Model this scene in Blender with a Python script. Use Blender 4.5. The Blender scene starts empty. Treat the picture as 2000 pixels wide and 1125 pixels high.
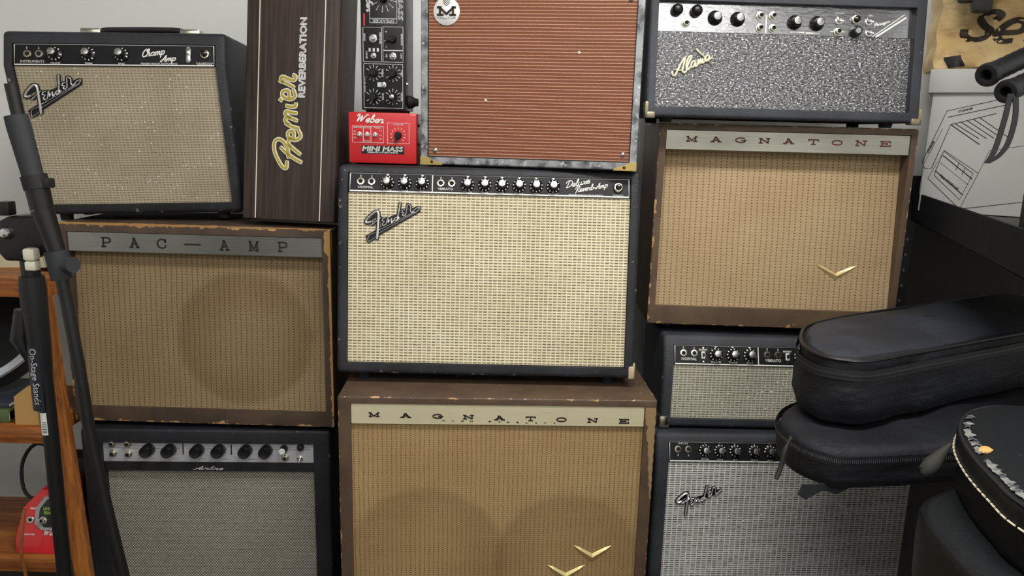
import bpy, bmesh, math, random
from mathutils import Matrix, Vector, noise
random.seed(7)
R = math.radians
C = bpy.context.scene.collection
S = bpy.context.scene
FLOOR = -1.2                      # camera height above floor is 1.2 m; all z below are camera-relative and lifted by ZO
ZO = -FLOOR

# ------------------------------------------------------------------ camera, world, lights, exposure
def cam_basis(pitch, roll):
    f = Vector((0, math.cos(pitch), -math.sin(pitch))); r = Vector((1, 0, 0)); u = r.cross(f)
    c, s = math.cos(roll), math.sin(roll)
    return f, c*r + s*u, -s*r + c*u
cd = bpy.data.cameras.new('camera'); cam = bpy.data.objects.new('camera', cd); C.objects.link(cam)
F_, R_, U_ = cam_basis(R(11.65), R(1.49))
m = Matrix((R_, U_, -F_)).transposed().to_4x4(); m.translation = (0, 0, ZO)
cam.matrix_world = m
cd.sensor_width = 36; cd.lens = 36*1473/2000; cd.clip_start = .02
S.camera = cam
w = bpy.data.worlds.new('world'); S.world = w; w.use_nodes = True
w.node_tree.nodes['Background'].inputs[0].default_value = (.80, .86, 1, 1)
w.node_tree.nodes['Background'].inputs[1].default_value = .12
S.view_settings.view_transform = 'Standard'; S.view_settings.look = 'None'
S.view_settings.exposure = -0.02; S.view_settings.gamma = 1
LAMPS = [(.40, .62, 41, 1.2, .30), (-.6, -.9, 20, 1.2, .3), (.9, -1.3, 21, 1.2, .3)]     # ceiling lamp plus two added fill lamps behind camera: x, y, watts, length, width
CEIL = 1.30

# ------------------------------------------------------------------ node helper
def srgb(h):
    if isinstance(h, str):
        c = [int(h[i:i+2], 16)/255 for i in (0, 2, 4)]
        return tuple((v/12.92 if v <= .04045 else ((v+.055)/1.055)**2.4) for v in c) + (1,)
    return tuple(h) + ((1,) if len(h) == 3 else ())
class X:
    """arithmetic on shader sockets"""
    def __init__(s, t, o): s.t, s.o = t, o
    def op(s, k, *a):
        n = s.t.nodes.new('ShaderNodeMath'); n.operation = k
        for i, v in enumerate((s,)+a):
            if isinstance(v, X): s.t.links.new(v.o, n.inputs[i])
            else: n.inputs[i].default_value = v
        return X(s.t, n.outputs[0])
    def __add__(s, b): return s.op('ADD', b)
    def __sub__(s, b): return s.op('SUBTRACT', b)
    def __mul__(s, b): return s.op('MULTIPLY', b)
    def __truediv__(s, b): return s.op('DIVIDE', b)
    def frac(s): return s.op('FRACT')
    def floor(s): return s.op('FLOOR')
    def abs(s): return s.op('ABSOLUTE')
    def min(s, b): return s.op('MINIMUM', b)
    def max(s, b): return s.op('MAXIMUM', b)
    def inv(s): return (s*-1)+1
    def step(s, a, b):
        n = s.t.nodes.new('ShaderNodeMapRange'); n.interpolation_type = 'SMOOTHSTEP'
        s.t.links.new(s.o, n.inputs[0]); n.inputs[1].default_value = a; n.inputs[2].default_value = b
        return X(s.t, n.outputs[0])
class Mat:
    def __init__(s, name, col='808080', rough=.5, metal=0., spec=.5, coat=0.):
        s.m = bpy.data.materials.new(name); s.m.use_nodes = True; s.t = s.m.node_tree
        s.b = s.t.nodes['Principled BSDF']; s.b.inputs['Base Color'].default_value = srgb(col)
        s.b.inputs['Roughness'].default_value = rough; s.b.inputs['Metallic'].default_value = metal
        s.b.inputs['Specular IOR Level'].default_value = spec; s.b.inputs['Coat Weight'].default_value = coat
        s._c = None
    def co(s):
        if not s._c:
            n = s.t.nodes.new('ShaderNodeTexCoord'); q = s.t.nodes.new('ShaderNodeSeparateXYZ')
            s.t.links.new(n.outputs['Object'], q.inputs[0]); s._c = (X(s.t, q.outputs[0]), X(s.t, q.outputs[1]), X(s.t, q.outputs[2])); s.v = n.outputs['Object']
        return s._c
    def vec(s, x, y, z):
        n = s.t.nodes.new('ShaderNodeCombineXYZ')
        for i, v in enumerate((x, y, z)):
            if isinstance(v, X): s.t.links.new(v.o, n.inputs[i])
            else: n.inputs[i].default_value = v
        return n.outputs[0]
    def noise(s, scale, detail=3, rough=.5, vec=None, kind='ShaderNodeTexNoise'):
        s.co(); n = s.t.nodes.new(kind); s.t.links.new(vec or s.v, n.inputs['Vector']); n.inputs['Scale'].default_value = scale
        if kind == 'ShaderNodeTexNoise':
            n.inputs['Detail'].default_value = detail; n.inputs['Roughness'].default_value = rough
        return X(s.t, n.outputs[0])
    def white(s, vec):
        n = s.t.nodes.new('ShaderNodeTexWhiteNoise'); s.t.links.new(vec, n.inputs['Vector']); return X(s.t, n.outputs['Value'])
    def mix(s, f, a, b):
        n = s.t.nodes.new('ShaderNodeMix'); n.data_type = 'RGBA'
        for k, v in ((0, f), (6, a), (7, b)):
            if isinstance(v, X): s.t.links.new(v.o, n.inputs[k])
            elif hasattr(v, 'is_linked'): s.t.links.new(v, n.inputs[k])
            elif k == 0: n.inputs[k].default_value = v
            else: n.inputs[k].default_value = srgb(v)
        return n.outputs[2]
    def color(s, o): s.t.links.new(o, s.b.inputs['Base Color']); return s
    def rough(s, x): s.t.links.new(x.o, s.b.inputs['Roughness']); return s
    def bump(s, h, strength=.3, dist=.001):
        n = s.t.nodes.new('ShaderNodeBump'); n.inputs['Strength'].default_value = strength; n.inputs['Distance'].default_value = dist
        s.t.links.new(h.o, n.inputs['Height']); s.t.links.new(n.outputs[0], s.b.inputs['Normal']); return s
def plain(name, col, rough=.5, metal=0, **k):
    M = Mat(name, col, rough, metal, **k)
    n = M.noise(35, 4)
    M.rough((n-.5)*.18+rough)
    return M.m
def tolex(name, col='1b1c20', col2='2c2e34', edge=None, scuff=.0, rough=.55):
    """pebbled black vinyl; edge=(xl,xr,zb,zt,t) adds pale scuffs along the outer edges"""
    M = Mat(name, col, rough, spec=.45)
    v = M.noise(620, kind='ShaderNodeTexVoronoi'); n = M.noise(9, 4)
    c = M.mix(n.step(.35, .7), col, col2)
    if edge:
        d = edge_dist(M, *edge); q = M.noise(70, 5, .6)
        f = (q - d*9).step(.60-scuff, .68-scuff)
        c = M.mix(f, c, '8d8c88')
    M.color(c); M.bump(v, .55, .0009); return M.m
def edge_dist(M, xl, xr, zb, zt, t=0, D=.25):
    x, y, z = M.co()
    a = (x-xl).min((x*-1)+xr); b = (z-zb).min((z*-1)+zt); c = y - z*math.tan(t)
    c = c.abs()
    return a.min(b).max(a.max(b).min(c))
def brown(name, edge, col='4a3a30', col2='5a483b', wear=.0, tan='b98f5a'):
    """brown cloth covering, worn through to pale wood along the edges"""
    M = Mat(name, col, .5, spec=.35)
    x, y, z = M.co()
    n = M.noise(14, 4); fine = M.noise(900, 2)
    d = edge_dist(M, *edge); q = M.noise(38, 6, .65); q2 = M.noise(160, 4, .6)
    c = M.mix(n.step(.35, .68), col, col2)
    f1 = (q - d*24).step(.52-wear, .56-wear); f2 = (q2*.5+q*.5 - d*60).step(.47-wear*.6, .52-wear*.6)
    sp = (q2*.6+M.noise(60, 2)*.4).step(.655, .68)
    c = M.mix(f1, c, tan); c = M.mix(f2.max(sp*.6), c, 'c7b8a0')
    M.color(c); M.bump(fine*.4+q2*.6, .3, .0008); return M.m
def fender_cloth(name, px, pz, light, dark, mid, sparkle=.0, amt=1., wide=.78, spcol='ffffff'):
    M = Mat(name, light, .55, spec=.4)
    x, y, z = M.co()
    wob = (M.noise(60, 2)-.5)*.0012
    u = ((x+wob)/px).frac(); v = ((z+wob*.7)/pz).frac()
    du = ((u-.5).abs()).step(wide/2+.09, wide/2-.07)         # 1 inside dash
    dv = ((v-.5).abs()).step(.33, .15)
    cell = M.white(M.vec((x/px).floor(), 0., (z/pz).floor()))
    big = M.noise(7, 4)
    strand = M.noise(1., 2, vec=M.vec(x*350, 0., z*1500))
    f = du*dv*amt*(cell*.35+.75)
    c = M.mix(big.step(.3, .72), light, mid)
    c = M.mix((strand-.3)*.5, c, mid)
    c = M.mix(f.min(1.), c, dark)
    if sparkle:
        s = M.white(M.vec((x/.0021).floor(), 1., (z/.0021).floor())).step(1-sparkle, 1-sparkle*.6)
        c = M.mix(s, c, spcol)
    M.color(c); M.bump(f.inv()+strand*.4, .5, .001); return M.m
def dot_cloth(name, px, pz, base, base2, dot, circles=(), stain='5f4a2c', lines=.35, dotw=.13):
    """tan cloth with columns of dark holes; circles=(cx,cz,r,strength): where the speaker opening darkens the cloth"""
    M = Mat(name, base, .75, spec=.2)
    x, y, z = M.co()
    wob = (M.noise(9, 2)-.5)*.006
    col = ((x+wob)/px); u = col.frac(); v = (z/pz).frac()
    dd = ((u-.5)*px).abs()/(px*dotw); de = ((v-.5)*pz).abs()/(pz*.23)
    f = dd.max(de).step(1.15, .7)
    line = ((z/(pz*.5)).frac()-.5).abs().step(.1, .35)
    thread = M.noise(1., 3, vec=M.vec(x*130, 0., z*500)); big = M.noise(6, 5, .6)
    c = M.mix(big.step(.3, .72), base, base2)
    c = M.mix(line*lines*.5, c, stain); c = M.mix((thread-.35)*.45, c, stain)
    for cx, cz, r, s in circles:
        d = (((x-cx)*(x-cx)+(z-cz)*(z-cz)).op('SQRT'))
        c = M.mix(d.step(r+.012, r-.012)*(d.step(r*.2, r)*.5+.5)*s, c, stain)
    st = M.noise(23, 6, .7).step(.66, .74)
    c = M.mix(st*.35, c, stain)
    c = M.mix(f*.75, c, dot)
    M.color(c); M.bump(f.inv()+thread*.5, .5, .001); return M.m

# ------------------------------------------------------------------ mesh helpers
def link(o): C.objects.link(o); return o
def setp(o, label=None, cat=None, group=None, kind=None):
    for k, v in (('label', label), ('category', cat), ('group', group), ('kind', kind)):
        if v: o[k] = v
    return o
VB = {}
def root(name, loc, yaw, label, cat, rx=0, ry=0, vb=0, group=None):
    o = link(bpy.data.objects.new(name, None)); o.empty_display_size = .05
    o.rotation_euler = (R(rx), R(ry), R(yaw)); M = o.rotation_euler.to_matrix()
    o.location = Vector((loc[0], loc[1], loc[2]+ZO)) + M @ Vector((0, 0, vb))
    VB[o.name] = vb
    return setp(o, label, cat, group)
def mk(name, bm, mats, parent=None, M=None, smooth=40, label=None):
    """link a bmesh as one object"""
    if isinstance(bm, bmesh.types.BMesh):
        me = bpy.data.meshes.new(name); bm.normal_update(); bm.to_mesh(me); bm.free()
        for mm in (mats if isinstance(mats, (list, tuple)) else [mats]): me.materials.append(mm)
        if smooth: sharp(me, smooth)
    else: me = bm
    o = link(bpy.data.objects.new(name, me))
    if parent:
        o.parent = parent
        o.matrix_local = Matrix.Translation((0, 0, -VB.get(parent.name, 0))) @ (M or Matrix.Identity(4))
    elif M: o.matrix_world = M
    if label: o['label'] = label
    if name in ('panel_lettering', 'front_lettering', 'badge_lettering', 'plate_small_lettering'): o['kind'] = 'stuff'
    return o
def sharp(me, ang):
    a = R(ang)
    me.polygons.foreach_set('use_smooth', [True]*len(me.polygons))
    bm = bmesh.new(); bm.from_mesh(me)
    for e in bm.edges:
        e.smooth = not (len(e.link_faces) == 2 and e.calc_face_angle(0) > a)
    bm.to_mesh(me); bm.free()
def T(x=0, y=0, z=0): return Matrix.Translation((x, y, z))
def RX(a): return Matrix.Rotation(a, 4, 'X')
def RY(a): return Matrix.Rotation(a, 4, 'Y')
def RZ(a): return Matrix.Rotation(a, 4, 'Z')
def box(bm, x0, x1, y0, y1, z0, z1, bev=0, mi=0, seg=2):
    r = bmesh.ops.create_cube(bm, size=1)
    vs = r['verts']
    for v in vs: v.co = ((x0+x1)/2+v.co.x*(x1-x0), (y0+y1)/2+v.co.y*(y1-y0), (z0+z1)/2+v.co.z*(z1-z0))
    fs = {f for v in vs for f in v.link_faces}
    for f in fs: f.material_index = mi
    if bev:
        es = list({e for v in vs for e in v.link_edges})
        q = bmesh.ops.bevel(bm, geom=es, offset=bev, segments=seg, profile=.5, affect='EDGES')
        for f in q['faces']: f.material_index = mi
def spline(p, n=6, closed=False):
    p = [Vector(q) for q in p]
    if len(p) < 3: return p
    out = []; L = len(p)
    for i in range(L if closed else L-1):
        if closed: a, b, c, d = p[i-1], p[i], p[(i+1) % L], p[(i+2) % L]
        else: a, b, c, d = p[max(i-1, 0)], p[i], p[i+1], p[min(i+2, L-1)]
        for k in range(n):
            t = k/n
            out.append(.5*((2*b)+(c-a)*t+(2*a-5*b+4*c-d)*t*t+(3*b-a-3*c+d)*t**3))
    if not closed: out.append(p[-1])
    return out
def ribbon(bm, pts, width, out0, h, mi=0, rnd=False, smooth=5):
    """stroke in the x-z plane facing -y, from depth out0 outwards by h; width = number or (start, end)"""
    P = spline([(a, 0, b) for a, b in pts], smooth) if smooth and len(pts) > 2 else [Vector((a, 0, b)) for a, b in pts]
    n = len(P); rows = []
    for i, q in enumerate(P):
        d = (P[min(i+1, n-1)]-P[max(i-1, 0)]); d = d.normalized() if d.length > 1e-9 else Vector((1, 0, 0))
        s = Vector((-d.z, 0, d.x)); ww = width if not isinstance(width, tuple) else width[0]+(width[1]-width[0])*i/max(n-1, 1)
        if i in (0, n-1): q = q + d*(ww*.25 if i else -ww*.25)
        ww *= .5*(.75 if i in (0, n-1) and n > 2 else 1)
        o0 = Vector((0, -out0, 0)); o1 = Vector((0, -out0-h, 0)); om = Vector((0, -out0-h*.62, 0))
        prof = [q-s*ww+o0, q-s*ww*(.8 if rnd else 1)+(om if rnd else o1)] + ([q+o1] if rnd else []) + [q+s*ww*(.8 if rnd else 1)+(om if rnd else o1), q+s*ww+o0]
        rows.append([bm.verts.new(v) for v in prof])
    for a, b in zip(rows, rows[1:]):
        for k in range(len(a)-1):
            f = bm.faces.new((a[k], a[k+1], b[k+1], b[k])); f.material_index = mi
    for rr in (rows[0], rows[-1]):
        try: f = bm.faces.new(rr); f.material_index = mi
        except ValueError: pass
def tube(bm, pts, rad, seg=12, mi=0, smooth=0, cap=True, closed=False):
    P = spline(pts, smooth, closed) if smooth else [Vector(q) for q in pts]
    n = len(P); rows = []; up = None
    for i, q in enumerate(P):
        if closed: d = P[(i+1) % n]-P[i-1]
        else: d = P[min(i+1, n-1)]-P[max(i-1, 0)]
        d = d.normalized()
        if up is None: up = Vector((0, 0, 1)) if abs(d.z) < .9 else Vector((1, 0, 0))
        s = d.cross(up).normalized(); up = s.cross(d).normalized()
        r = rad[i] if isinstance(rad, (list, tuple)) and len(rad) == n else (rad if not isinstance(rad, (list, tuple)) else rad[min(i, len(rad)-1)])
        rows.append([bm.verts.new(q+(s*math.cos(2*math.pi*k/seg)+up*math.sin(2*math.pi*k/seg))*r) for k in range(seg)])
    rng = list(zip(rows, rows[1:])) + ([(rows[-1], rows[0])] if closed else [])
    for a, b in rng:
        for k in range(seg):
            f = bm.faces.new((a[k], a[(k+1) % seg], b[(k+1) % seg], b[k])); f.material_index = mi
    if cap and not closed:
        bm.faces.new(rows[0][::-1]).material_index = mi; bm.faces.new(rows[-1]).material_index = mi
def lathe(bm, prof, seg=20, M=None, mi=0):
    """prof: (radius, height[, material]) along -y (towards the viewer)"""
    M = M or Matrix.Identity(4); rows = []
    for q in prof:
        r, h = q[:2]
        rows.append([bm.verts.new(M @ Vector((max(r, 1e-5)*math.cos(2*math.pi*k/seg), -h, max(r, 1e-5)*math.sin(2*math.pi*k/seg)))) for k in range(seg)])
    for j, (a, b) in enumerate(zip(rows, rows[1:])):
        mm = prof[j+1][2] if len(prof[j+1]) > 2 else mi
        for k in range(seg):
            f = bm.faces.new((a[k], b[k], b[(k+1) % seg], a[(k+1) % seg])); f.material_index = mm
    f = bm.faces.new(rows[-1][::-1]); f.material_index = prof[-1][2] if len(prof[-1]) > 2 else mi
    bm.faces.new(rows[0]).material_index = mi
_tc = {}
def text_verts(s):
    if s not in _tc:
        cu = bpy.data.curves.new('t', 'FONT'); cu.body = s; cu.resolution_u = 2; cu.size = 1
        o = bpy.data.objects.new('t', cu); C.objects.link(o)
        bpy.context.view_layer.update()
        me = bpy.data.meshes.new_from_object(o.evaluated_get(bpy.context.evaluated_depsgraph_get()))
        vs = [v.co.copy() for v in me.vertices]; fs = [tuple(p.vertices) for p in me.polygons]
        bpy.data.objects.remove(o); bpy.data.curves.remove(cu); bpy.data.meshes.remove(me)
        _tc[s] = (vs, fs)
    return _tc[s]
def text(bm, s, w, h, cx, cz, out=.0006, rot=0, mi=0, shear=0, bold=0):
    """flat print: string fitted to width w and height h, centred on (cx,cz)"""
    vs, fs = text_verts(s)
    if not vs: return
    x0 = min(v.x for v in vs); x1 = max(v.x for v in vs); y0 = min(v.y for v in vs); y1 = max(v.y for v in vs)
    c, sn = math.cos(rot), math.sin(rot)
    for off in ((0, 0),) + (((bold, 0), (-bold, 0), (0, bold), (0, -bold)) if bold else ()):
        nv = []
        for v in vs:
            a = ((v.x-x0)/(x1-x0)-.5)*w + off[0]; b = ((v.y-y0)/max(y1-y0, 1e-6)-.5)*h + off[1]; a += shear*b
            nv.append(bm.verts.new((cx+a*c-b*sn, -out, cz+a*sn+b*c)))
        for f in fs:
            try: bm.faces.new([nv[i] for i in f]).material_index = mi
            except ValueError: pass

# slab capitals (unit box strokes)
SLAB = {
 'M': [[(.14,0),(.14,1)],[(.86,0),(.86,1)],[(.1,1),(.5,.12)],[(.9,1),(.5,.12)],[(0,0),(.32,0)],[(.68,0),(1,0)],[(0,1),(.2,1)],[(.8,1),(1,1)]],
 'A': [[(.14,0),(.5,1)],[(.86,0),(.5,1)],[(.28,.36),(.72,.36)],[(0,0),(.34,0)],[(.66,0),(1,0)],[(.34,1),(.55,1)]],
 'G': [[(.88,.80),(.70,.97),(.45,1),(.12,.8),(.05,.5),(.12,.2),(.45,0),(.72,.04),(.88,.14)],[(.88,.06),(.88,.46)],[(.60,.46),(1.02,.46)]],
 'N': [[(.15,0),(.15,1)],[(.85,0),(.85,1)],[(.1,1),(.85,.04)],[(0,0),(.32,0)],[(0,1),(.2,1)],[(.66,1),(1,1)]],
 'T': [[(.5,0),(.5,1)],[(.04,1),(.96,1)],[(.06,.74),(.06,1)],[(.94,.74),(.94,1)],[(.3,0),(.7,0)]],
 'O': [[(.5,1),(.14,.82),(.05,.5),(.14,.18),(.5,0),(.86,.18),(.95,.5),(.86,.82),(.5,1)]],
 'E': [[(.18,0),(.18,1)],[(.02,1),(.94,1)],[(.02,0),(.96,0)],[(.18,.52),(.66,.52)],[(.93,.74),(.93,1)],[(.95,0),(.95,.27)],[(.66,.38),(.66,.66)]],
 'P': [[(.2,0),(.2,1)],[(.02,1),(.6,1),(.92,.9),(.95,.72),(.9,.54),(.6,.44),(.2,.44)],[(.02,0),(.46,0)]],
 'C': [[(.9,.7),(.86,.88),(.5,1),(.14,.8),(.06,.5),(.14,.2),(.5,0),(.84,.1),(.94,.3)],[(.9,.64),(.9,1)]],
 '-': [[(-.35,.5),(1.35,.5)]],
}
def slab(bm, ch, cx, cz, w, h, st, out=.0005, hh=.0005, mi=0):
    for s in SLAB[ch]:
        ribbon(bm, [(cx+(a-.5)*w, cz+(b-.5)*h) for a, b in s], st, out, hh, mi, smooth=4 if len(s) > 2 else 0)
# cursive alphabet: strokes with x-height 1
CUR = {
 'a': (1.1, [[(.85,.8),(.5,1),(.12,.7),(.1,.25),(.38,0),(.72,.3),(.88,1),(.82,.25),(1.0,0),(1.2,.3)]]),
 'b': (.95, [[(0,.3),(.4,1.4),(.42,2),(.2,1.85),(.12,.3),(.38,0),(.75,.3),(.7,.85),(.4,.9)]]),
 'e': (.85, [[(0,.3),(.5,.5),(.68,.82),(.42,1),(.1,.65),(.15,.18),(.48,0),(.9,.35)]]),
 'h': (1.0, [[(0,.3),(.4,1.4),(.42,2),(.22,1.85),(.1,0)],[(.12,.4),(.48,.98),(.7,.8),(.62,.25),(.8,0),(1.05,.3)]]),
 'i': (.55, [[(.02,.6),(.2,1),(.14,.22),(.34,0),(.6,.3)],[(.27,1.45),(.33,1.55)]]),
 'l': (.58, [[(0,.3),(.4,1.4),(.42,2),(.2,1.85),(.12,.3),(.34,0),(.62,.3)]]),
 'm': (1.4, [[(0,.7),(.2,1),(.14,0)],[(.15,.45),(.47,1),(.64,.8),(.58,0)],[(.6,.45),(.92,1),(1.08,.8),(1.02,.22),(1.2,0),(1.42,.3)]]),
 'n': (.98, [[(0,.7),(.2,1),(.14,0)],[(.15,.45),(.47,1),(.66,.8),(.6,.22),(.78,0),(1.0,.3)]]),
 'o': (.92, [[(.5,1),(.14,.75),(.14,.22),(.45,0),(.78,.3),(.76,.8),(.5,1),(.75,.82),(1.0,.92)]]),
 'p': (.95, [[(0,.7),(.2,1),(.06,-.8)],[(.15,.5),(.45,1),(.8,.8),(.74,.25),(.42,0),(.15,.2)]]),
 'r': (.85, [[(0,.6),(.2,1.08),(.32,.88),(.64,.95),(.52,.3),(.68,0),(.95,.3)]]),
 'u': (1.05, [[(.1,1),(.08,.3),(.32,0),(.62,.3),(.76,1),(.7,.22),(.88,0),(1.1,.3)]]),
 'v': (.85, [[(.02,.85),(.2,.98),(.3,0),(.6,.4),(.68,1),(.95,.88)]]),
 'x': (.9, [[(.1,.9),(.3,.95),(.6,.05),(.9,.2)],[(.85,.95),(.5,.5),(.05,.05)]]),
 'g': (.95, [[(.8,.8),(.5,1),(.12,.7),(.15,.25),(.45,.1),(.8,.9),(.7,-.5),(.4,-.8),(.2,-.5),(1.0,.2)]]),
 'A': (1.35, [[(-.15,.35),(0,0),(.25,.15),(.6,1),(1.02,2),(1.0,.4),(1.15,0),(1.4,.3)],[(.1,.72),(.5,.6),(1.2,.75)]]),
 'C': (1.15, [[(1.0,1.4),(1.1,1.85),(.75,2),(.35,1.5),(.15,.7),(.35,.05),(.8,.05),(1.25,.5)]]),
 'D': (1.5, [[(.62,1.9),(.32,.12)],[(-.1,1.35),(.2,1.9),(.9,2),(1.4,1.4),(1.2,.5),(.6,.02),(.1,.1),(.3,.3)]]),
 'P': (1.15, [[(.62,1.75),(.2,-.35)],[(.0,.9),(-.12,1.4),(.3,2),(1.0,2),(1.3,1.5),(1.0,1.0),(.45,.85)]]),
 'R': (1.35, [[(.62,1.75),(.2,-.3)],[(.0,1.1),(-.05,1.5),(.35,2),(1.0,2),(1.2,1.5),(.95,1.05),(.5,.95),(.9,.3),(1.15,0),(1.4,.3)]]),
 'W': (1.95, [[(-.1,1.5),(.1,1.95),(.35,1.8),(.3,.05),(.95,1.7),(.95,.05),(1.5,1.4),(1.8,2),(2.0,1.85)]]),
 '-': (.6, [[(0,.5),(.5,.55)]]), ' ': (.5, []),
}
def cursive(s, shear=.3):
    x = 0; out = []
    for ch in s:
        adv, st = CUR[ch]
        out += [[(x+a+shear*b, b) for a, b in k] for k in st]; x += adv
    return out, x
def script(bm, s, x0, z0, x1, z1, xh, st, out=.0006, h=.0006, mi=0, rnd=False, shear=.3, taper=1.):
    """word written from (x0,z0) to (x1,z1) along its baseline, x-height xh"""
    K, L = cursive(s, shear); d = Vector((x1-x0, z1-z0)); k = d.length/L; d.normalize(); n = Vector((-d.y, d.x))
    for q in K:
        ribbon(bm, [tuple(Vector((x0, z0))+d*a*k+n*b*xh) for a, b in q], st, out, h, mi, rnd, 4)

def shell(bm, xl, xr, zb, zt, D, x0, x1, z0, z1, prof, rec, bevel, inner=True, mi_in=0):
    """cabinet shell: front follows prof [(z,y)], with a front opening x0..x1, z0..z1 sunk by rec"""
    def yf(z):
        p = prof
        if z <= p[0][0]: a, b = p[0], p[1]
        elif z >= p[-1][0]: a, b = p[-2], p[-1]
        else: a, b = next((a, b) for a, b in zip(p, p[1:]) if a[0] <= z <= b[0])
        return a[1]+(b[1]-a[1])*(z-a[0])/(b[0]-a[0])
    xs = [xl, x0, x1, xr]; zs = sorted({zb, z0, z1, zt} | {p[0] for p in prof if zb < p[0] < zt})
    Fv = [[bm.verts.new((x, yf(z), z)) for z in zs] for x in xs]; Bv = [[bm.verts.new((x, D, z)) for z in zs] for x in xs]
    j0, j1 = zs.index(z0), zs.index(z1); n = len(zs)
    for i in range(3):
        for j in range(n-1):
            if not (i == 1 and j0 <= j < j1): bm.faces.new((Fv[i][j], Fv[i+1][j], Fv[i+1][j+1], Fv[i][j+1]))
            bm.faces.new((Bv[i][j], Bv[i][j+1], Bv[i+1][j+1], Bv[i+1][j]))
    for j in range(n-1):
        bm.faces.new((Fv[0][j], Fv[0][j+1], Bv[0][j+1], Bv[0][j])); bm.faces.new((Fv[3][j], Bv[3][j], Bv[3][j+1], Fv[3][j+1]))
    for i in range(3):
        bm.faces.new((Fv[i][0], Bv[i][0], Bv[i+1][0], Fv[i+1][0])); bm.faces.new((Fv[i][-1], Fv[i+1][-1], Bv[i+1][-1], Bv[i][-1]))
    outer = {v for i in range(4) for j in range(n) for v in (Fv[i][j], Bv[i][j]) if i in (0, 3) or j in (0, n-1)}
    I = {(i, j): bm.verts.new((xs[i], yf(zs[j])+rec, zs[j])) for i in (1, 2) for j in range(j0, j1+1)}
    for j in range(j0, j1):
        for q in ((Fv[1][j], Fv[1][j+1], I[1, j+1], I[1, j]), (Fv[2][j], I[2, j], I[2, j+1], Fv[2][j+1]), (I[1, j], I[1, j+1], I[2, j+1], I[2, j])):
            bm.faces.new(q).material_index = mi_in
    for q in ((Fv[1][j0], I[1, j0], I[2, j0], Fv[2][j0]), (Fv[1][j1], Fv[2][j1], I[2, j1], I[1, j1])):
        bm.faces.new(q).material_index = mi_in
    bmesh.ops.recalc_face_normals(bm, faces=bm.faces)
    if bevel:
        es = [e for e in bm.edges if e.verts[0] in outer and e.verts[1] in outer and len(e.link_faces) == 2 and e.calc_face_angle(0) > R(35)]
        bmesh.ops.bevel(bm, geom=es, offset=bevel, segments=3, profile=.5, affect='EDGES', clamp_overlap=True)
    return yf

# ------------------------------------------------------------------ shared materials
BLK = plain('black_plastic', '0c0c0d', .35); BLKM = plain('black_matte', '101012', .7); RUB = plain('rubber', '141416', .8)
CHR = plain('chrome', 'd8d8d6', .18, 1); CHRB = plain('bright_chrome', 'f2f2f4', .3, .75); ALU = plain('aluminium', 'b9bab8', .32, 1); WHT = plain('white_print', 'e6e6e2', .5)
SILV = plain('silver_print', 'c9cacb', .4); GOLD = plain('brass', 'e9d89a', .36, .55); NUT = plain('nickel', 'c4c2b4', .25, 1)
PANELB = plain('black_panel', '101114', .42, 0, spec=.3); HOLE = plain('socket_hole', '020202', .8)
DARKW = plain('baffle_black', '0b0a0a', .85); REDP = plain('red_paint', 'c01f26', .35, 0, coat=.3)
JEWEL = plain('lamp_jewel', '15100f', .12); IVORY = plain('ivory', 'e6e4cf', .45); BROWNINK = plain('brown_ink', '5a2c24', .5); DARKINK = plain('dark_ink', '231a16', .5)

def plate_metal(name, col, rough=.34, streak=1., metal=1.):
    M = Mat(name, col, rough, metal)
    x, y, z = M.co(); g = M.noise(1., 4, vec=M.vec(x*8, 0., z*900)); b = M.noise(5, 4)
    M.color(M.mix((g*.5+b*.5).step(.3, .7)*.5*streak, col, '6d6b64')); M.rough(g*.15+rough-.06); return M.m

def make_knob(name, r=.0145, body=.0085, cap=.0068, h=.019, ticks=10):
    bm = bmesh.new()
    lathe(bm, [(r, 0), (r, .002), (r*.94, .0032), (body*1.25, .0052), (body, .007), (body*.94, h-.001), (cap, h)], 22)
    for k in range(ticks):
        a = R(-60+300*k/(ticks-1)+90+30); ca, sa = math.cos(a), math.sin(a)
        q = [(.74, -.07), (.92, -.07), (.92, .07), (.74, .07)]
        bm.faces.new([bm.verts.new((r*(u*ca-v*sa), -.0046+.0018*(u-.74)/.18-.0006, r*(u*sa+v*ca))) for u, v in q]).material_index = 1
    me = bpy.data.meshes.new(name); bm.normal_update(); bm.to_mesh(me); bm.free(); me.materials.append(BLK); me.materials.append(WHT); sharp(me, 35)
    bm = bmesh.new(); lathe(bm, [(cap*1.02, h-.0015), (cap, h+.0008), (cap*.6, h+.0014)], 20)
    mc = bpy.data.meshes.new(name+'_cap'); bm.normal_update(); bm.to_mesh(mc); bm.free(); mc.materials.append(ALU); sharp(mc, 50)
    return me, mc
KN, KC = make_knob('knob')
KNB, KCB = make_knob('knob_large', .0150, .0095, .0075, .020)
def knob(par, M, x, z, turn=0, big=False, scale=1):
    k = mk('knob', KNB if big else KN, None, par, M @ T(x, 0, z) @ RY(R(turn)) @ Matrix.Scale(scale, 4))
    c = mk('knob_cap', KCB if big else KC, None, k); return k
def shared(name, fn, mats, smooth=40):
    bm = bmesh.new(); fn(bm); me = bpy.data.meshes.new(name); bm.normal_update(); bm.to_mesh(me); bm.free()
    for mm in mats: me.materials.append(mm)
    sharp(me, smooth); return me
JACK = shared('jack_socket', lambda b: lathe(b, [(.0082, 0), (.0082, .0016), (.0074, .0024), (.0046, .0026), (.0040, .0020), (.0036, .0006, 1), (.0003, .0005, 1)], 18), [NUT, HOLE])
JACKL = shared('jack_long', lambda b: lathe(b, [(.0085, 0), (.0085, .002), (.0062, .0024), (.006, .009), (.0040, .0094), (.0037, .007, 1), (.0003, .0069, 1)], 18), [NUT, HOLE])
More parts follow.
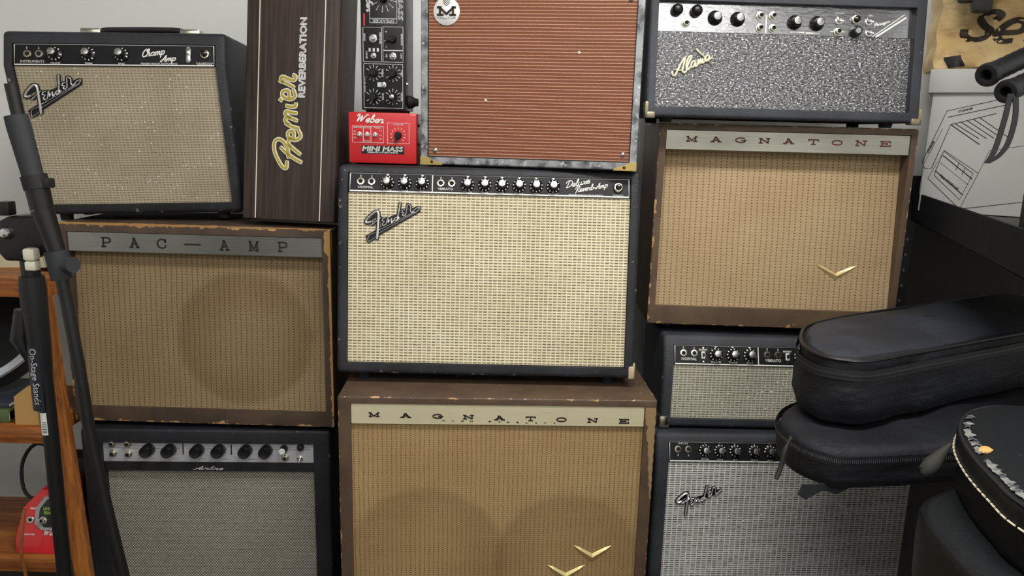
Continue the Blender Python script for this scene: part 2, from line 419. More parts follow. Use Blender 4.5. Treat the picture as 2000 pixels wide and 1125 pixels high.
SCREW = shared('screw', lambda b: lathe(b, [(.0052, 0), (.0052, .001), (.0036, .0028), (.0005, .0034)], 14), [CHR])
def _tog(b):
    lathe(b, [(.0062, 0), (.0062, .0015), (.0040, .002), (.0036, .006)], 12)
    tube(b, [(0, -.005, 0), (.0015, -.0125, -.0035)], [.0012, .0021], 8)
    bmesh.ops.create_icosphere(b, subdivisions=1, radius=.0023, matrix=T(.0015, -.0125, -.0035))
TOGGLE = shared('toggle_switch', _tog, [CHR])
def _chick(b, r=.0085):
    lathe(b, [(r, 0), (r, .003), (r*.85, .010), (r*.7, .0115)], 14)
    vs = [(-.0038, -.004, -r*.4), (.0038, -.004, -r*.4), (.0018, -.004, r*1.75), (-.0018, -.004, r*1.75)]
    lo = [b.verts.new(v) for v in vs]; hi = [b.verts.new((x*.7, -.0135, z*.95)) for x, y, z in vs]
    b.faces.new(hi)
    for k in range(4): b.faces.new((lo[k], lo[(k+1) % 4], hi[(k+1) % 4], hi[k]))
    bmesh.ops.recalc_face_normals(b, faces=b.faces)
CHICK = shared('pointer_knob', _chick, [BLK], 30)
def foot(par, x, y, z, h, r=.014):
    bm = bmesh.new()
    lathe(bm, [(r, 0), (r*.9, h)], 14, T(0, 0, 0) @ RX(R(90)))
    return mk('foot', bm, RUB, par, T(x, y, z) @ RX(R(0)) if False else T(x, y, z))
def feet(par, xl, xr, y0, y1, z, h):
    for x in (xl+.05, xr-.05):
        for y in (y0+.04, y1-.04): foot(par, x, y, z, h)
# foot lathe: axis -y rotated by +90 deg about x becomes -z: it hangs below (x,y,z)

def plane_grid(bm, x0, x1, z0, z1, sag=0, nx=1, nz=1, bulge=None):
    V = [[bm.verts.new((x0+(x1-x0)*i/nx, bulge(x0+(x1-x0)*i/nx, z0+(z1-z0)*j/nz) if bulge else 0, z0+(z1-z0)*j/nz)) for j in range(nz+1)] for i in range(nx+1)]
    for i in range(nx):
        for j in range(nz): bm.faces.new((V[i][j], V[i+1][j], V[i+1][j+1], V[i][j+1]))

# tail of the script badge and its letters, in units of 1/1000 of the badge width, origin left-bottom of the F
BADGE = {
 'F': ([(12.,35.5),(7,33.5),(2.2,34),(3.5,39),(10.5,47),(19.5,54.6),(25,55.5),(27,51),(26.8,40),(25.8,20),(24.5,2)], (3.8, 4.4)),
 'bar': ([(14.5,30),(22,36),(32.5,44.5)], (3.2, 1.6)),
 'e': ([(41,43),(36.5,42.5),(34,38),(38.5,36.5),(35,32),(36.5,28),(42,31)], 2.0),
 'n1': ([(42,31),(46,44.5),(46.2,34)], 2.0), 'n2': ([(46.2,34),(53,43),(52.5,34.5),(58,40)], 2.0),
 'd': ([(63.5,46),(59,42.5),(60,39),(63,39.5),(67,46)], 2.2), 'd2': ([(70,74.5),(68,60),(65,43),(69.5,45)], (3.2, 2.0)),
 'e2': ([(79.5,60.5),(75,59.5),(73.5,55),(77.5,54.5),(74.5,50.5),(77,48.5),(81.5,52)], 2.0),
 'r': ([(81.5,52),(84.5,69.5),(88,70.5),(90.8,67.5),(90.5,58.5),(93.5,56),(101,63.5)], 2.1),
}
def badge(par, M, x, z, w, tail=True):
    """chrome script nameplate on a black backing, lower-left of the F at (x,z), width w"""
    k = w/110.; bb = bmesh.new(); bc = bmesh.new()
    def st(p): return [(x+a*k, z+b*k) for a, b in p]
    items = [v for v in BADGE.values()]
    if tail:
        items += [([(101,63.5),(109,66),(104,58.5),(98,54.5)], (2.2, 2.2)), ([(98,56.5),(27,18.5)], 1.1), ([(103,57.5),(27,12.5)], 1.1),
                  ([(22,14.5),(8.5,8.2),(6.8,-4.),(22.5,5.5)], 1.1)]
        ribbon(bb, st([(105,62),(7,3)]), 13*k, .001, .0012, smooth=0)
    else: items += [([(93.5,56),(104,66)], (2.2, 1.6))]
    for p, wd in items:
        w0, w1 = wd if isinstance(wd, tuple) else (wd, wd)
        ribbon(bb, st(p), ((w0+4.2)*k, (w1+4.2)*k), .0008, .0016)
        ribbon(bc, st(p), (w0*k*1.1, w1*k*1.1), .0022, .0034 if w0 > 1.5 else .0014, rnd=True)
    ribbon(bb, st([(34,35),(100,62)]), 9*k, .0008, .0013, smooth=0)
    ribbon(bb, st([(6,37),(24,48),(25,30)]), 8*k, .0008, .0012, smooth=0)
    b = mk('nameplate', bb, BLK, par, M); mk('nameplate_script', bc, CHRB, b, label='raised chrome script letters'); return b

def chevron(par, M, cx, cz, w, h):
    bm = bmesh.new(); d = .007
    top = [(-w/2, h*.5), (0, -.12*h), (w/2, h*.5)]; bot = [(-w/2, h*.5), (0, -.62*h), (w/2, h*.5)]; mid = [(-w/2, h*.5), (0, -.32*h), (w/2, h*.5)]
    t = [bm.verts.new((cx+a, -.001, cz+b)) for a, b in top]; bo = [bm.verts.new((cx+a, -.001, cz+b)) for a, b in (bot[1],)][0]
    mi = bm.verts.new((cx, -d, cz+mid[1][1])); s1 = bm.verts.new((cx-w*.33, -.0045, cz+h*.20)); s2 = bm.verts.new((cx+w*.33, -.0045, cz+h*.20))
    bl = bm.verts.new((cx-w*.31, -.001, cz+h*.02)); br = bm.verts.new((cx+w*.31, -.001, cz+h*.02))
    tl = bm.verts.new((cx-w*.33, -.001, cz+h*.36)); tr = bm.verts.new((cx+w*.33, -.001, cz+h*.36))
    for f in ((t[0], s1, tl), (tl, s1, mi, t[1]), (t[1], mi, s2, tr), (tr, s2, t[2]), (t[0], bl, s1), (bl, bo, mi, s1), (bo, br, s2, mi), (br, t[2], s2)): bm.faces.new(f)
    bmesh.ops.recalc_face_normals(bm, faces=bm.faces)
    for f in bm.faces:
        if f.normal.y > 0: f.normal_flip()
    return mk('chevron_emblem', bm, GOLD, par, M, smooth=0, label='gold V-shaped emblem')

# ------------------------------------------------------------------ setting
def paint(name, c1, c2, sc=1.2, rough=.85):
    M = Mat(name, c1, rough, spec=.2); M.color(M.mix(M.noise(sc, 5).step(.3, .7), c1, c2)); M.bump(M.noise(180, 3), .08, .001); return M.m
WALLM = paint('wall_paint', 'eef0ef', 'e8e9e6')
def slabbox(name, x0, x1, y0, y1, z0, z1, mat):
    bm = bmesh.new(); box(bm, x0, x1, y0, y1, z0, z1); o = mk(name, bm, mat, smooth=0); o.location.z = ZO; return setp(o, kind='structure')
WY = 2.06
slabbox('wall_back', -2.4, 1.7, WY, WY+.1, FLOOR, CEIL, WALLM)
slabbox('wall_left', -2.5, -2.4, -2.2, WY+.1, FLOOR, CEIL, WALLM)
slabbox('wall_right', 1.7, 1.8, -2.2, WY+.1, FLOOR, CEIL, WALLM)
slabbox('wall_front', -2.5, 1.8, -2.3, -2.2, FLOOR, CEIL, WALLM)
slabbox('ceiling', -2.5, 1.8, -2.3, WY+.1, CEIL, CEIL+.1, paint('ceiling_paint', 'e2e1dc', 'd9d8d2'))
slabbox('floor', -2.5, 1.8, -2.3, WY+.1, FLOOR-.1, FLOOR, paint('floor_carpet', '5a544d', '4a453f', 6, .95))
for i, (lx, ly, watts, ln, wd) in enumerate(LAMPS):
    r = root('ceiling_lamp', (lx, ly, CEIL), 0, ['white ceiling lamp above the amplifier wall', 'added white fill lamp behind the camera near the left wall', 'added white fill lamp behind the camera near the right wall'][i], 'lamp')
    bm = bmesh.new(); box(bm, -ln/2-.03, ln/2+.03, -wd/2-.03, wd/2+.03, -.04, 0, .006); mk('lamp_housing', bm, plain('lamp_housing', 'e8e8e8', .5), r)
    em = bpy.data.materials.new('lamp_diffuser'); em.use_nodes = True; b_ = em.node_tree.nodes['Principled BSDF']
    b_.inputs['Base Color'].default_value = (.9, .9, .9, 1); b_.inputs['Emission Color'].default_value = (1, .96, .9, 1); b_.inputs['Emission Strength'].default_value = 1.5
    bm = bmesh.new(); box(bm, -ln/2, ln/2, -wd/2, wd/2, -.048, -.0405, .002); mk('lamp_diffuser', bm, em, r)
    ld = bpy.data.lights.new('lamp_light', 'AREA'); ld.shape = 'RECTANGLE'; ld.size = ln; ld.size_y = wd; ld.energy = watts; ld.color = (1, .975, .94)
    lo = link(bpy.data.objects.new('lamp_light', ld)); lo.parent = r; lo.location = (0, 0, -.055)

# ------------------------------------------------------------------ amplifiers with a leaning control panel
def lean_amp(name, label, fit, ext, D, gr, lean, panel_h, cloth, skin, vb_gap, bevel=.009, ry=0, grille_label=None, foot_h=.02):
    x, y, z, yaw, t = fit; xl, xr, zb, zt = ext; g0, g1, gz0, gz1 = gr
    t = R(t); L = R(lean)
    r = root(name, (x, y, z), yaw, label, 'amplifier', ry=ry, vb=zb-foot_h)
    pz = gz1 + panel_h*math.cos(L)
    prof = [(zb, zb*math.tan(t)), (gz1, gz1*math.tan(t)), (zt, gz1*math.tan(t)+(zt-gz1)*math.tan(L))]
    rec = .009; bm = bmesh.new()
    shell(bm, xl, xr, zb, zt, D, g0-.0015, g1+.0015, gz0-.001, pz, prof, rec, bevel)
    mk('cabinet', bm, skin, r, smooth=50)
    M1 = T(0, rec-.002, 0) @ RX(-t)
    bm = bmesh.new(); plane_grid(bm, g0, g1, gz0, gz1/math.cos(t)-.001); mk('grille_cloth', bm, cloth, r, M1, smooth=0)
    M2 = T(0, gz1*math.tan(t)+rec-.0055, gz1) @ RX(-L)
    bm = bmesh.new(); box(bm, g0, g1, 0, .003, .0005, panel_h-.0005, .0006, seg=1)
    p = mk('control_panel', bm, PANELB, r, M2, smooth=0)
    feet(r, xl, xr, 0, D, zb, foot_h)
    return r, p, M1, M2
def panel_frame(bm, x0, x1, h, wl=.0028, div=(), top=.0009, tri=()):
    o, hh = .0003, .0003; e = wl/2+.001
    ribbon(bm, [(x0+e, h-.002), (x0+e, e), (x1-e, e), (x1-e, h-.002)], wl, o, hh, smooth=0)
    ribbon(bm, [(x0+e, h-.0022), (x1-e, h-.0022)], top, o, hh, smooth=0)
    for d in div: ribbon(bm, [(d, e), (d, h-.002)], wl*.7, o, hh, smooth=0)
    for k in tri: bm.faces.new([bm.verts.new((k+a, -.0007, h-.002-b)) for a, b in ((-.004, 0), (-.0008, -.0 + .004), (-.0006, .0075), (.0006, .0075), (.0008, .004), (.004, 0))])

# --- cream-cloth reverb combo in the middle
CL_DEL = fender_cloth('cream_silver_cloth', .0097, .0060, 'e4dbbd', '75684e', 'd4c9a8', amt=.95)
r, p, M1, M2 = lean_amp('combo_amplifier', 'black combo amplifier with cream woven grille and script nameplate, in the centre of the wall',
    (-.050, 1.516, -.480, 1.0, 6.6), (-.3125, .3115, -.0225, .4055), .25, (-.2905, .2905, .001, .3525), 19, .0417,
    CL_DEL, tolex('black_vinyl_centre', '191a1e', '2a2c32', (-.3125, .3115, -.0225, .4055, R(6.6)), .06), 0, foot_h=.022)
bm = bmesh.new(); panel_frame(bm, -.290, .290, .0417, div=(-.1185,), tri=(-.211, -.1755, -.1395, -.046, -.010, .0245, .0603, .0953, .1308))
for s, x, z, w_, h_ in (('NORMAL', -.2555, .0105, .031, .0046), ('VIBRATO', -.0915, .0105, .0315, .0046), ('1', -.266, .0335, .0016, .0042), ('2', -.2435, .0335, .0026, .0042), ('1', -.1015, .0335, .0016, .0042), ('2', -.0788, .0335, .0026, .0042),
        ('VOLUME', -.211, .0052, .017, .0026), ('TREBLE', -.1752, .0052, .014, .0026), ('BASS', -.1392, .0052, .010, .0026), ('VOLUME', -.046, .0052, .017, .0026), ('TREBLE', -.0105, .0052, .014, .0026), ('BASS', .0246, .0052, .010, .0026),
        ('REVERB', .0604, .0052, .016, .0026), ('SPEED', .0954, .0052, .013, .0026), ('INTENSITY', .1308, .0052, .021, .0026), ('FENDER MUSICAL INSTRUMENTS', .198, .0050, .07, .0024), ('SANTA ANA', .265, .0066, .022, .0016), ('CALIFORNIA', .265, .0043, .022, .0016)):
    text(bm, s, w_, h_, x, z, bold=.00022 if h_ > .003 else .0001)
script(bm, 'Deluxe', .156, .0185, .206, .0300, .0066, .0014, shear=.35)
script(bm, 'Reverb-Amp', .176, .0095, .243, .0225, .0058, .0013, shear=.35)
mk('panel_lettering', bm, WHT, p, label='white printed legends and script name')
for k, x in enumerate((-.2659, -.2435, -.1015, -.0788)): mk('input_jack', JACK, None, r, M2 @ T(x, 0, .0225))
for k, x in enumerate((-.211, -.1752, -.1392, -.046, -.0105, .0246, .0604, .0954, .1308)): knob(r, M2, x, .0205, 90+37*k)
bm = bmesh.new(); lathe(bm, [(.0105, 0), (.0105, .003), (.0085, .006), (.0062, .0065), (.006, .011, 1), (.0035, .015, 1), (.0005, .0158, 1)], 18)
mk('pilot_lamp', bm, [NUT, JEWEL], r, M2 @ T(.265, 0, .0215), label='dark jewel pilot lamp in a nickel ring')
badge(r, M1, -.2562, .2575, .1135)
bm = bmesh.new(); box(bm, .299, .3128, -.0035, .016, -.0232, .004, .004); box(bm, .3085, .3132, -.001, .006, .000, .011, .002)
mk('worn_corner', bm, plain('bare_corner', 'b9a98d', .8), r, label='bare worn lower corner')

# --- small combo upper left
CL_CH = fender_cloth('sparkle_cloth', .0078, .0056, 'b9ae95', '756b57', 'a0957d', sparkle=.0035, amt=.75, wide=.7)
r, p, M1, M2 = lean_amp('combo_amplifier', 'small black combo amplifier with sparkly beige grille on top of the brown left cabinet',
    (-.840, 1.686, -.178, 7.5, -10.1), (-.2205, .2235, -.0215, .363), .20, (-.2, .2005, .001, .293), 15, .047,
    CL_CH, tolex('black_vinyl_small', '1a1b1f', '292b31', (-.2205, .2235, -.0215, .363, R(-10)), .02), 0, ry=-1.6, foot_h=.016)
bm = bmesh.new(); panel_frame(bm, -.2, .2, .047, wl=.0022)
for s, x, z, w_, h_ in (('INSTRUMENTS', -.163, .0085, .046, .005), ('1', -.174, .037, .0016, .0045), ('2', -.151, .037, .0026, .0045), ('VOLUME', -.119, .0055, .019, .003), ('TREBLE', -.0537, .0055, .015, .003), ('BASS', .0116, .0055, .012, .003),
        ('FENDER MUSICAL INSTRUMENTS', .087, .0058, .073, .003), ('FULLERTON', .179, .0075, .034, .0026), ('CALIFORNIA', .179, .0045, .030, .0024), ('ON', .1458, .0405, .006, .003), ('OFF', .1458, .0105, .007, .003)):
    text(bm, s, w_, h_, x, z, bold=.00015)
script(bm, 'Champ', .052, .0195, .098, .0262, .0075, .0019, shear=.3)
script(bm, 'Amp', .090, .0095, .120, .0125, .0066, .0017, shear=.3)
mk('panel_lettering', bm, WHT, p, label='white printed legends and script name')
for x in (-.173, -.150): mk('input_jack', JACK, None, r, M2 @ T(x, 0, .0245))
for k, x in enumerate((-.119, -.0537, .0116)): knob(r, M2, x, .024, 10+37*k, scale=1.05)
bm = bmesh.new(); box(bm, -.0045, .0045, -.002, 0, -.014, .014, .0008); box(bm, -.002, .002, -.0075, -.002, .001, .007, .0006)
mk('power_switch', bm, [CHR], r, M2 @ T(.1458, 0, .0255))
bm = bmesh.new(); lathe(bm, [(.0108, 0), (.0108, .003), (.009, .006), (.007, .0065), (.0065, .012, 1), (.003, .014, 1), (.0005, .0145, 1)], 18)
mk('pilot_lamp', bm, [NUT, JEWEL], r, M2 @ T(.1798, 0, .026), label='dark jewel pilot lamp in a nickel ring')
badge(r, M1, -.1925, .1985, .119)
bm = bmesh.new(); tube(bm, [(-.095, .07, .366), (-.06, .07, .377), (-.03, .07, .379), (.06, .07, .380), (.105, .07, .378), (.14, .07, .366)], .0065, 10, smooth=4); mk('handle', bm, BLKM, r)
for x in (-.082, .127):
    bm = bmesh.new(); box(bm, x-.022, x+.022, .052, .088, .361, .3815, .005); mk('handle_cap', bm, NUT, r, label='nickel handle cap')

# --- head under the right cabinet and silver combo below it
CL_HD = fender_cloth('grey_silver_cloth', .0094, .0058, 'c4c1ae', '5d5a50', 'aeab99', sparkle=.01, amt=.85)
r, p, M1, M2 = lean_amp('amplifier_head', 'black amplifier head with grey woven grille behind the stacked gig bags',
    (.513, 1.620, -.626, .7, 0), (-.170, .440, -.0205, .190), .24, (-.1455, .418, .0, .1265), 21, .0455,
    CL_HD, tolex('black_vinyl_head', '2a2c31', '3a3d44', (-.170, .440, -.0205, .190, 0), .03), 0, foot_h=.003)
bm = bmesh.new(); panel_frame(bm, -.1455, .418, .0455, wl=.0024, div=(.0444,), tri=(-.0514, -.0133, .0249, .1387))
for s, x, z, w_, h_ in (('NORMAL', -.112, .0135, .033, .0058), ('VIBRATO', .078, .0135, .035, .0058), ('1', -.1243, .0385, .0016, .004), ('2', -.1001, .0385, .0026, .004), ('1', .0649, .0385, .0016, .004), ('2', .0891, .0385, .0026, .004), ('BRIGHT', -.0795, .0345, .019, .0038), ('BRIGHT', .1104, .0345, .019, .0038),
        ('VOLUME', -.0514, .0075, .022, .0033), ('TREBLE', -.0133, .0075, .018, .0033), ('BASS', .0249, .0075, .014, .0033), ('VOLUME', .1387, .0075, .022, .0033), ('TREBLE', .177, .0075, .018, .0033)):
    text(bm, s, w_, h_, x, z, bold=.00025)
mk('panel_lettering', bm, WHT, p, label='white printed legends')
for x in (-.1243, -.1001, .0649, .0891): mk('input_jack', JACK, None, r, M2 @ T(x, 0, .0265))
for k, x in enumerate((-.0514, -.0133, .0249, .1387, .177, .215, .27, .31)): knob(r, M2, x, .024, 25+24*k, scale=1.08)
for x in (-.0795, .1104):
    bm = bmesh.new(); box(bm, -.0042, .0042, -.0012, 0, -.008, .008, .0004, 1); box(bm, -.0022, .0022, -.006, -.001, -.003, .005, .0005)
    for zz in (-.0145, .0165): lathe(bm, [(.0024, 0), (.002, .001)], 10, T(0, 0, zz), 2)
    mk('bright_switch', bm, [BLK, WHT, CHR], r, M2 @ T(x, 0, .0225))
bm = bmesh.new(); box(bm, -.173, -.147, -.003, .03, -.0235, .006, .005); mk('corner_protector', bm, NUT, r, label='nickel corner protector')

CL_SV = fender_cloth('silver_stripe_cloth', .0124, .0054, 'e4e4e0', '4c4b47', 'cfcfcb', sparkle=.008, amt=.95, wide=.8)
r, p, M1, M2 = lean_amp('combo_amplifier', 'large black combo amplifier with striped silver grille at the bottom right',
    (.664, 1.580, -.993, 1.5, 0), (-.3335, .318, -.189, .3415), .27, (-.303, .2885, -.155, .2815), 21, .0453,
    CL_SV, tolex('black_vinyl_silver', '23252a', '32353c', (-.3335, .318, -.189, .343, 0), .0), 0, foot_h=.018)
bm = bmesh.new(); panel_frame(bm, -.303, .2885, .0453, wl=.0022)
for s, x, z, w_, h_ in (('INPUTS', -.2705, .0405, .021, .0042), ('1', -.2824, .0145, .0016, .0042), ('2', -.2589, .0145, .0026, .0042), ('NORMAL', -.2222, .0085, .014, .0018), ('VOLUME', -.2222, .0058, .017, .0026), ('TREBLE', -.1878, .0058, .013, .0024), ('BASS', -.1537, .0058, .010, .0024), ('VOLUME', -.1099, .0058, .016, .0024), ('GAIN', -.0751, .0058, .011, .0024)):
    text(bm, s, w_, h_, x, z, bold=.00015)
for x in (-.2222, -.1878, -.1537, -.1099, -.0751): text(bm, '5', .002, .0028, x, .0418)
mk('panel_lettering', bm, WHT, p, label='white printed legends')
for x in (-.2824, -.2589): mk('input_jack', JACK, None, r, M2 @ T(x, 0, .0275))
for k, x in enumerate((-.2222, -.1878, -.1537, -.1099, -.0751, -.04, .0, .04, .09)): knob(r, M2, x, .0255, 15+41*k, scale=.98)
badge(r, M1, -.2805, .1505, .107, tail=False)

# ------------------------------------------------------------------ brown-covered cabinets
def brown_cab(name, label, cat, fit, ext, D, op, plate_z, plate_mat, cloth, skin, letters, ink, lw, lh, st, rec0, rec1, foot_h, plate_rec=.004):
    x, y, z, yaw = fit; xl, xr, zb, zt = ext; x0, x1, z0, z1 = op
    r = root(name, (x, y, z), yaw, label, cat, vb=zb-foot_h)
    bm = bmesh.new(); shell(bm, xl, xr, zb, zt, D, x0, x1, z0, z1, [(zb, 0), (zt, 0)], max(rec0, rec1)+.006, .003)
    mk('cabinet', bm, skin, r, smooth=50)
    t = math.atan2(rec1-rec0, plate_z-z0); M1 = T(0, rec0, z0) @ RX(-t)
    bm = bmesh.new(); plane_grid(bm, x0, x1, 0, (z1-z0)/math.cos(t)-.0005); cl = mk('grille_cloth', bm, cloth, r, M1, smooth=0)
    Mp = T(0, plate_rec, 0)
    bm = bmesh.new(); box(bm, x0+.0005, x1-.0005, -.001, .012, plate_z, z1-.0005, .001, seg=1); p = mk('name_plate', bm, plate_mat, r, Mp, smooth=0)
    for ch, lx, lz in letters:
        bm = bmesh.new(); slab(bm, ch, 0, 0, lw, lh, st, .0012, .0004); mk('plate_letter', bm, ink, p, T(lx, 0, lz))
    feet(r, xl, xr, 0, D, zb, foot_h)
    return r, p, M1, t
# right: golden cloth
e = (-.2745, .274, 0, .445)
r, p, M1, t = brown_cab('speaker_cabinet', 'brown cabinet with golden tan cloth and one gold V emblem below the black head', 'amplifier', (.582, 1.650, -.416, -2.2), e, .24,
    (-.2585, .2598, .0425, .4315), .389, plate_metal('steel_plate_right', 'bebcb0', .3, 1., .85), dot_cloth('tan_dot_cloth_right', .0122, .0064, 'ae9672', 'b9a27f', '5c4629'), brown('brown_cover_right', e+(0,), '57463a', '64523f', .03),
    [(c, x, .4122) for c, x in zip('MAGNATONE', (-.2027, -.1507, -.0984, -.0478, .0039, .0562, .1063, .1568, .208))], BROWNINK, .0225, .0095, .0030, .012, .040, .012)
chevron(r, M1, .1405, .0875, .092, .031)
# left: two-tone stained cloth
e = (-.2975, .2985, .0, .456)
r, p, M1, t = brown_cab('speaker_cabinet', 'worn brown cabinet with steel name plate and torn covering at its right edge', 'amplifier', (-.698, 1.629, -.673, -.5), e, .26,
    (-.2790, .2815, .037, .4375), .3935, plate_metal('steel_plate_left', 'a0a19e', .3), dot_cloth('tan_dot_cloth_left', .0119, .0062, '8b7758', '968363', '3a2c18', [(.098, .165, .152, .42)]), brown('brown_cover_left', e+(0,), '453830', '554538', .085),
    [(c, x, .415) for c, x in zip('PAC-AMP', (-.1938, -.1313, -.0714, -.0033, .0665, .131, .1938))], DARKINK, .0205, .0195, .0037, .004, .028, .011)
def torn(bm, pts, wd, seed):
    rnd = random.Random(seed); P = spline([(a, b, c) for a, b, c in pts], 14)
    return P, rnd
# strips of bare wood where the covering is torn off, right front edge and corner
bm = bmesh.new(); rnd = random.Random(3); prev = None
for k in range(40):
    zz = .452-.425*k/39; wd = (.012 if k < 5 else .0045)*(1.-.55*k/39)*(.7+.6*rnd.random())+.0008
    row = [bm.verts.new((.2985-wd, -.0006, zz)), bm.verts.new((.2991, -.0006, zz)), bm.verts.new((.2991, wd*1.6, zz))]
    if prev:
        for a in range(2): bm.faces.new((prev[a], prev[a+1], row[a+1], row[a]))
    prev = row
mk('torn_edge', bm, plain('bare_wood', 'b58c50', .75), r, label='strip of bare wood where the covering is torn')
bm = bmesh.new(); prev = None
for k in range(60):
    xx = -.292+.588*k/59; wd = .0045*(.55+.9*rnd.random())*(1.25 if k < 35 else .8)
    row = [bm.verts.new((xx, -.0006, .4563-wd*.5)), bm.verts.new((xx, -.0006, .4566)), bm.verts.new((xx, wd*2.2, .4566))]
    if prev:
        for a in range(2): bm.faces.new((prev[a], prev[a+1], row[a+1], row[a]))
    prev = row
mk('torn_edge', bm, plain('bare_wood_top', 'a67c47', .75), r, label='strip of bare wood along the top edge')
# bottom centre: big cabinet
e = (-.322, .322, -.255, .3955)
r, p, M1, t = brown_cab('speaker_cabinet', 'large brown cabinet with tan cloth and two gold V emblems at the bottom centre', 'amplifier', (-.021, 1.440, -.920, 2.2), e, .34,
    (-.2965, .298, -.215, .3815), .3375, plate_metal('champagne_plate', 'd8cfae', .5, .4, .35), dot_cloth('tan_dot_cloth_bottom', .0096, .0048, 'a1865c', 'ad9369', '4d3a1e', [(-.145, .245, .165, .33), (.155, .243, .155, .33)], dotw=.14), brown('brown_cover_bottom', e+(0,), '4c3c31', '5b4939', .0),
    [(c, x, .3575-.008*(i/8)) for i, (c, x) in enumerate(zip('MAGNATONE', (-.2496, -.1862, -.1223, -.06, .0028, .0659, .1285, .1924, .2566)))], DARKINK, .0205, .0078, .0027, .005, .009, .025, .003)
bm = bmesh.new()
for i, ch in enumerate('HIGH FIDELITY'):
    if ch != ' ': text(bm, ch, .0045 if ch != 'I' else .0016, .0028, -.110+.0187*i, .3465-.003*i/12, out=.0014, bold=.0003)
mk('plate_small_lettering', bm, DARKINK, p)
chevron(r, M1, .2058, .269, .081, .030); chevron(r, M1, .1515, .2235, .081, .030)
bm = bmesh.new()      # bare tan corner top right front
pv = None; rnd = random.Random(5)
for k in range(30):
    zz = .380-.20*k/29; wd = (.0215*(1-k/32)+.001)*(.8+.3*rnd.random()); wd = min(wd, .0225)
    row = [bm.verts.new((.3212-wd*.25-wd*.75 if k < 12 else .3212-wd, -.0006, zz)), bm.verts.new((.3212-.002*(k % 3 == 0), -.0006, zz))]
    if pv: bm.faces.new((pv[0], pv[1], row[1], row[0]))
    pv = row
mk('torn_edge', bm, plain('bare_board', '8f7650', .8), r, label='bare tan strip at the top right front')
bm = bmesh.new(); tube(bm, [(-.09, .13, .3965), (-.075, .13, .402), (0, .13, .404), (.075, .13, .402), (.09, .13, .3965)], .006, 8, smooth=4); mk('handle', bm, BLKM, r)

# ------------------------------------------------------------------ black combo, lower left
CLA = Mat('hex_tweed', '8f8b82', .6, spec=.4)
x, y, z = CLA.co(); px, pz = .0064, .0076
def dots(ox, oz):
    u = ((x/px+ox).frac()-.5)*px; v = ((z/pz+oz).frac()-.5)*pz
    return (u*u+v*v).op('SQRT').step(.0023, .0011)
f = dots(0., 0.).max(dots(.5, .5)); big = CLA.noise(5, 4); cell = CLA.white(CLA.vec((x/.0032).floor(), 0., (z/.0038).floor()))
c = CLA.mix(f*(cell*.5+.55), CLA.mix(big.step(.35, .65), '57524a', '645f57'), 'c4c0b3')
CLA.color(c); CLA.bump(f, .5, .001)
r = root('combo_amplifier', (-.692, 1.619, -1.054), 2.3, 'black combo amplifier with grey tweed grille and silver control strip at the bottom left', 'amplifier', vb=-.146)
bm = bmesh.new(); shell(bm, -.2815, .2815, -.130, .370, .27, -.2355, .2432, -.10, .3372, [(-.13, 0), (.37, 0)], .028, .006)
mk('cabinet', bm, tolex('black_vinyl_left', '121318', '1c1e25', (-.2815, .2815, -.13, .37, 0), -.02), r, smooth=50)
bm = bmesh.new(); plane_grid(bm, -.2355, .2432, -.10, .2672); mk('grille_cloth', bm, CLA.m, r, T(0, .018, 0), smooth=0)
bm = bmesh.new(); box(bm, -.2355, .2432, 0, .02, .2672, .2905, .001, seg=1); ns = mk('name_strip', bm, plain('strip_black', '17171b', .5), r, T(0, .004, 0), smooth=0)
bm = bmesh.new(); script(bm, 'Airline', -.034, .2712, .031, .2708, .0042, .0009, .0002, .0004, shear=.5); mk('strip_lettering', bm, SILV, ns)
Mp = T(0, .004, .2905) @ RX(-R(4))
bm = bmesh.new(); box(bm, -.2355, .2432, 0, .003, 0, .052); p = mk('control_panel', bm, plate_metal('silver_strip', 'bfc1c8', .45, .6, .5), r, Mp, smooth=0)
bm = bmesh.new()
for a, b in ((-.232, -.155), (-.12, -.062), (-.048, .046), (.062, .165), (.18, .235)): ribbon(bm, [(a, .0315), (b, .0315)], .0007, .0002, .0002, smooth=0)
for k in (-.0555, .054): ribbon(bm, [(k, .018), (k, .042)], .0028, .0002, .0004, smooth=0)
for s, a, b in (('VOLUME', -.125, .007), ('TONE', -.075, .007), ('BASS', -.012, .007), ('TREBLE', .04, .007), ('REVERB', .1, .007)): text(bm, s, .014, .0016, a, b, out=.0004)
mk('panel_lettering', bm, DARKINK, p)
for q in ((-.2142, .043), (-.179, .043), (-.2135, .0195), (-.1786, .0185)): mk('input_jack', JACKL, None, r, Mp @ T(q[0], 0, q[1]))
KA = shared('plain_knob', lambda b: lathe(b, [(.0145, 0), (.0145, .004), (.0132, .024), (.0118, .026), (.0102, .0255), (.0003, .0252)], 20), [BLK])
for q in (-.133, -.0845, -.021, .0275, .0885, .1345): mk('knob', KA, None, r, Mp @ T(q, 0, .029))
bm = bmesh.new(); lathe(bm, [(.009, 0), (.009, .012), (.0075, .022), (.0065, .023, 1), (.0003, .0225, 1)], 14); mk('fuse_holder', bm, [BLK, SILV], r, Mp @ T(.1751, 0, .034))
bm = bmesh.new(); lathe(bm, [(.0088, 0), (.0088, .006), (.006, .012, 1), (.0003, .013, 1)], 14); mk('pilot_lamp', bm, [NUT, JEWEL], r, Mp @ T(.2132, 0, .038))
mk('toggle_switch', JACKL, None, r, Mp @ T(.1775, 0, .0125)); mk('toggle_switch', TOGGLE, None, r, Mp @ T(.2108, 0, .0105) @ Matrix.Scale(1.2, 4))
feet(r, -.28, .28, 0, .27, -.13, .016)

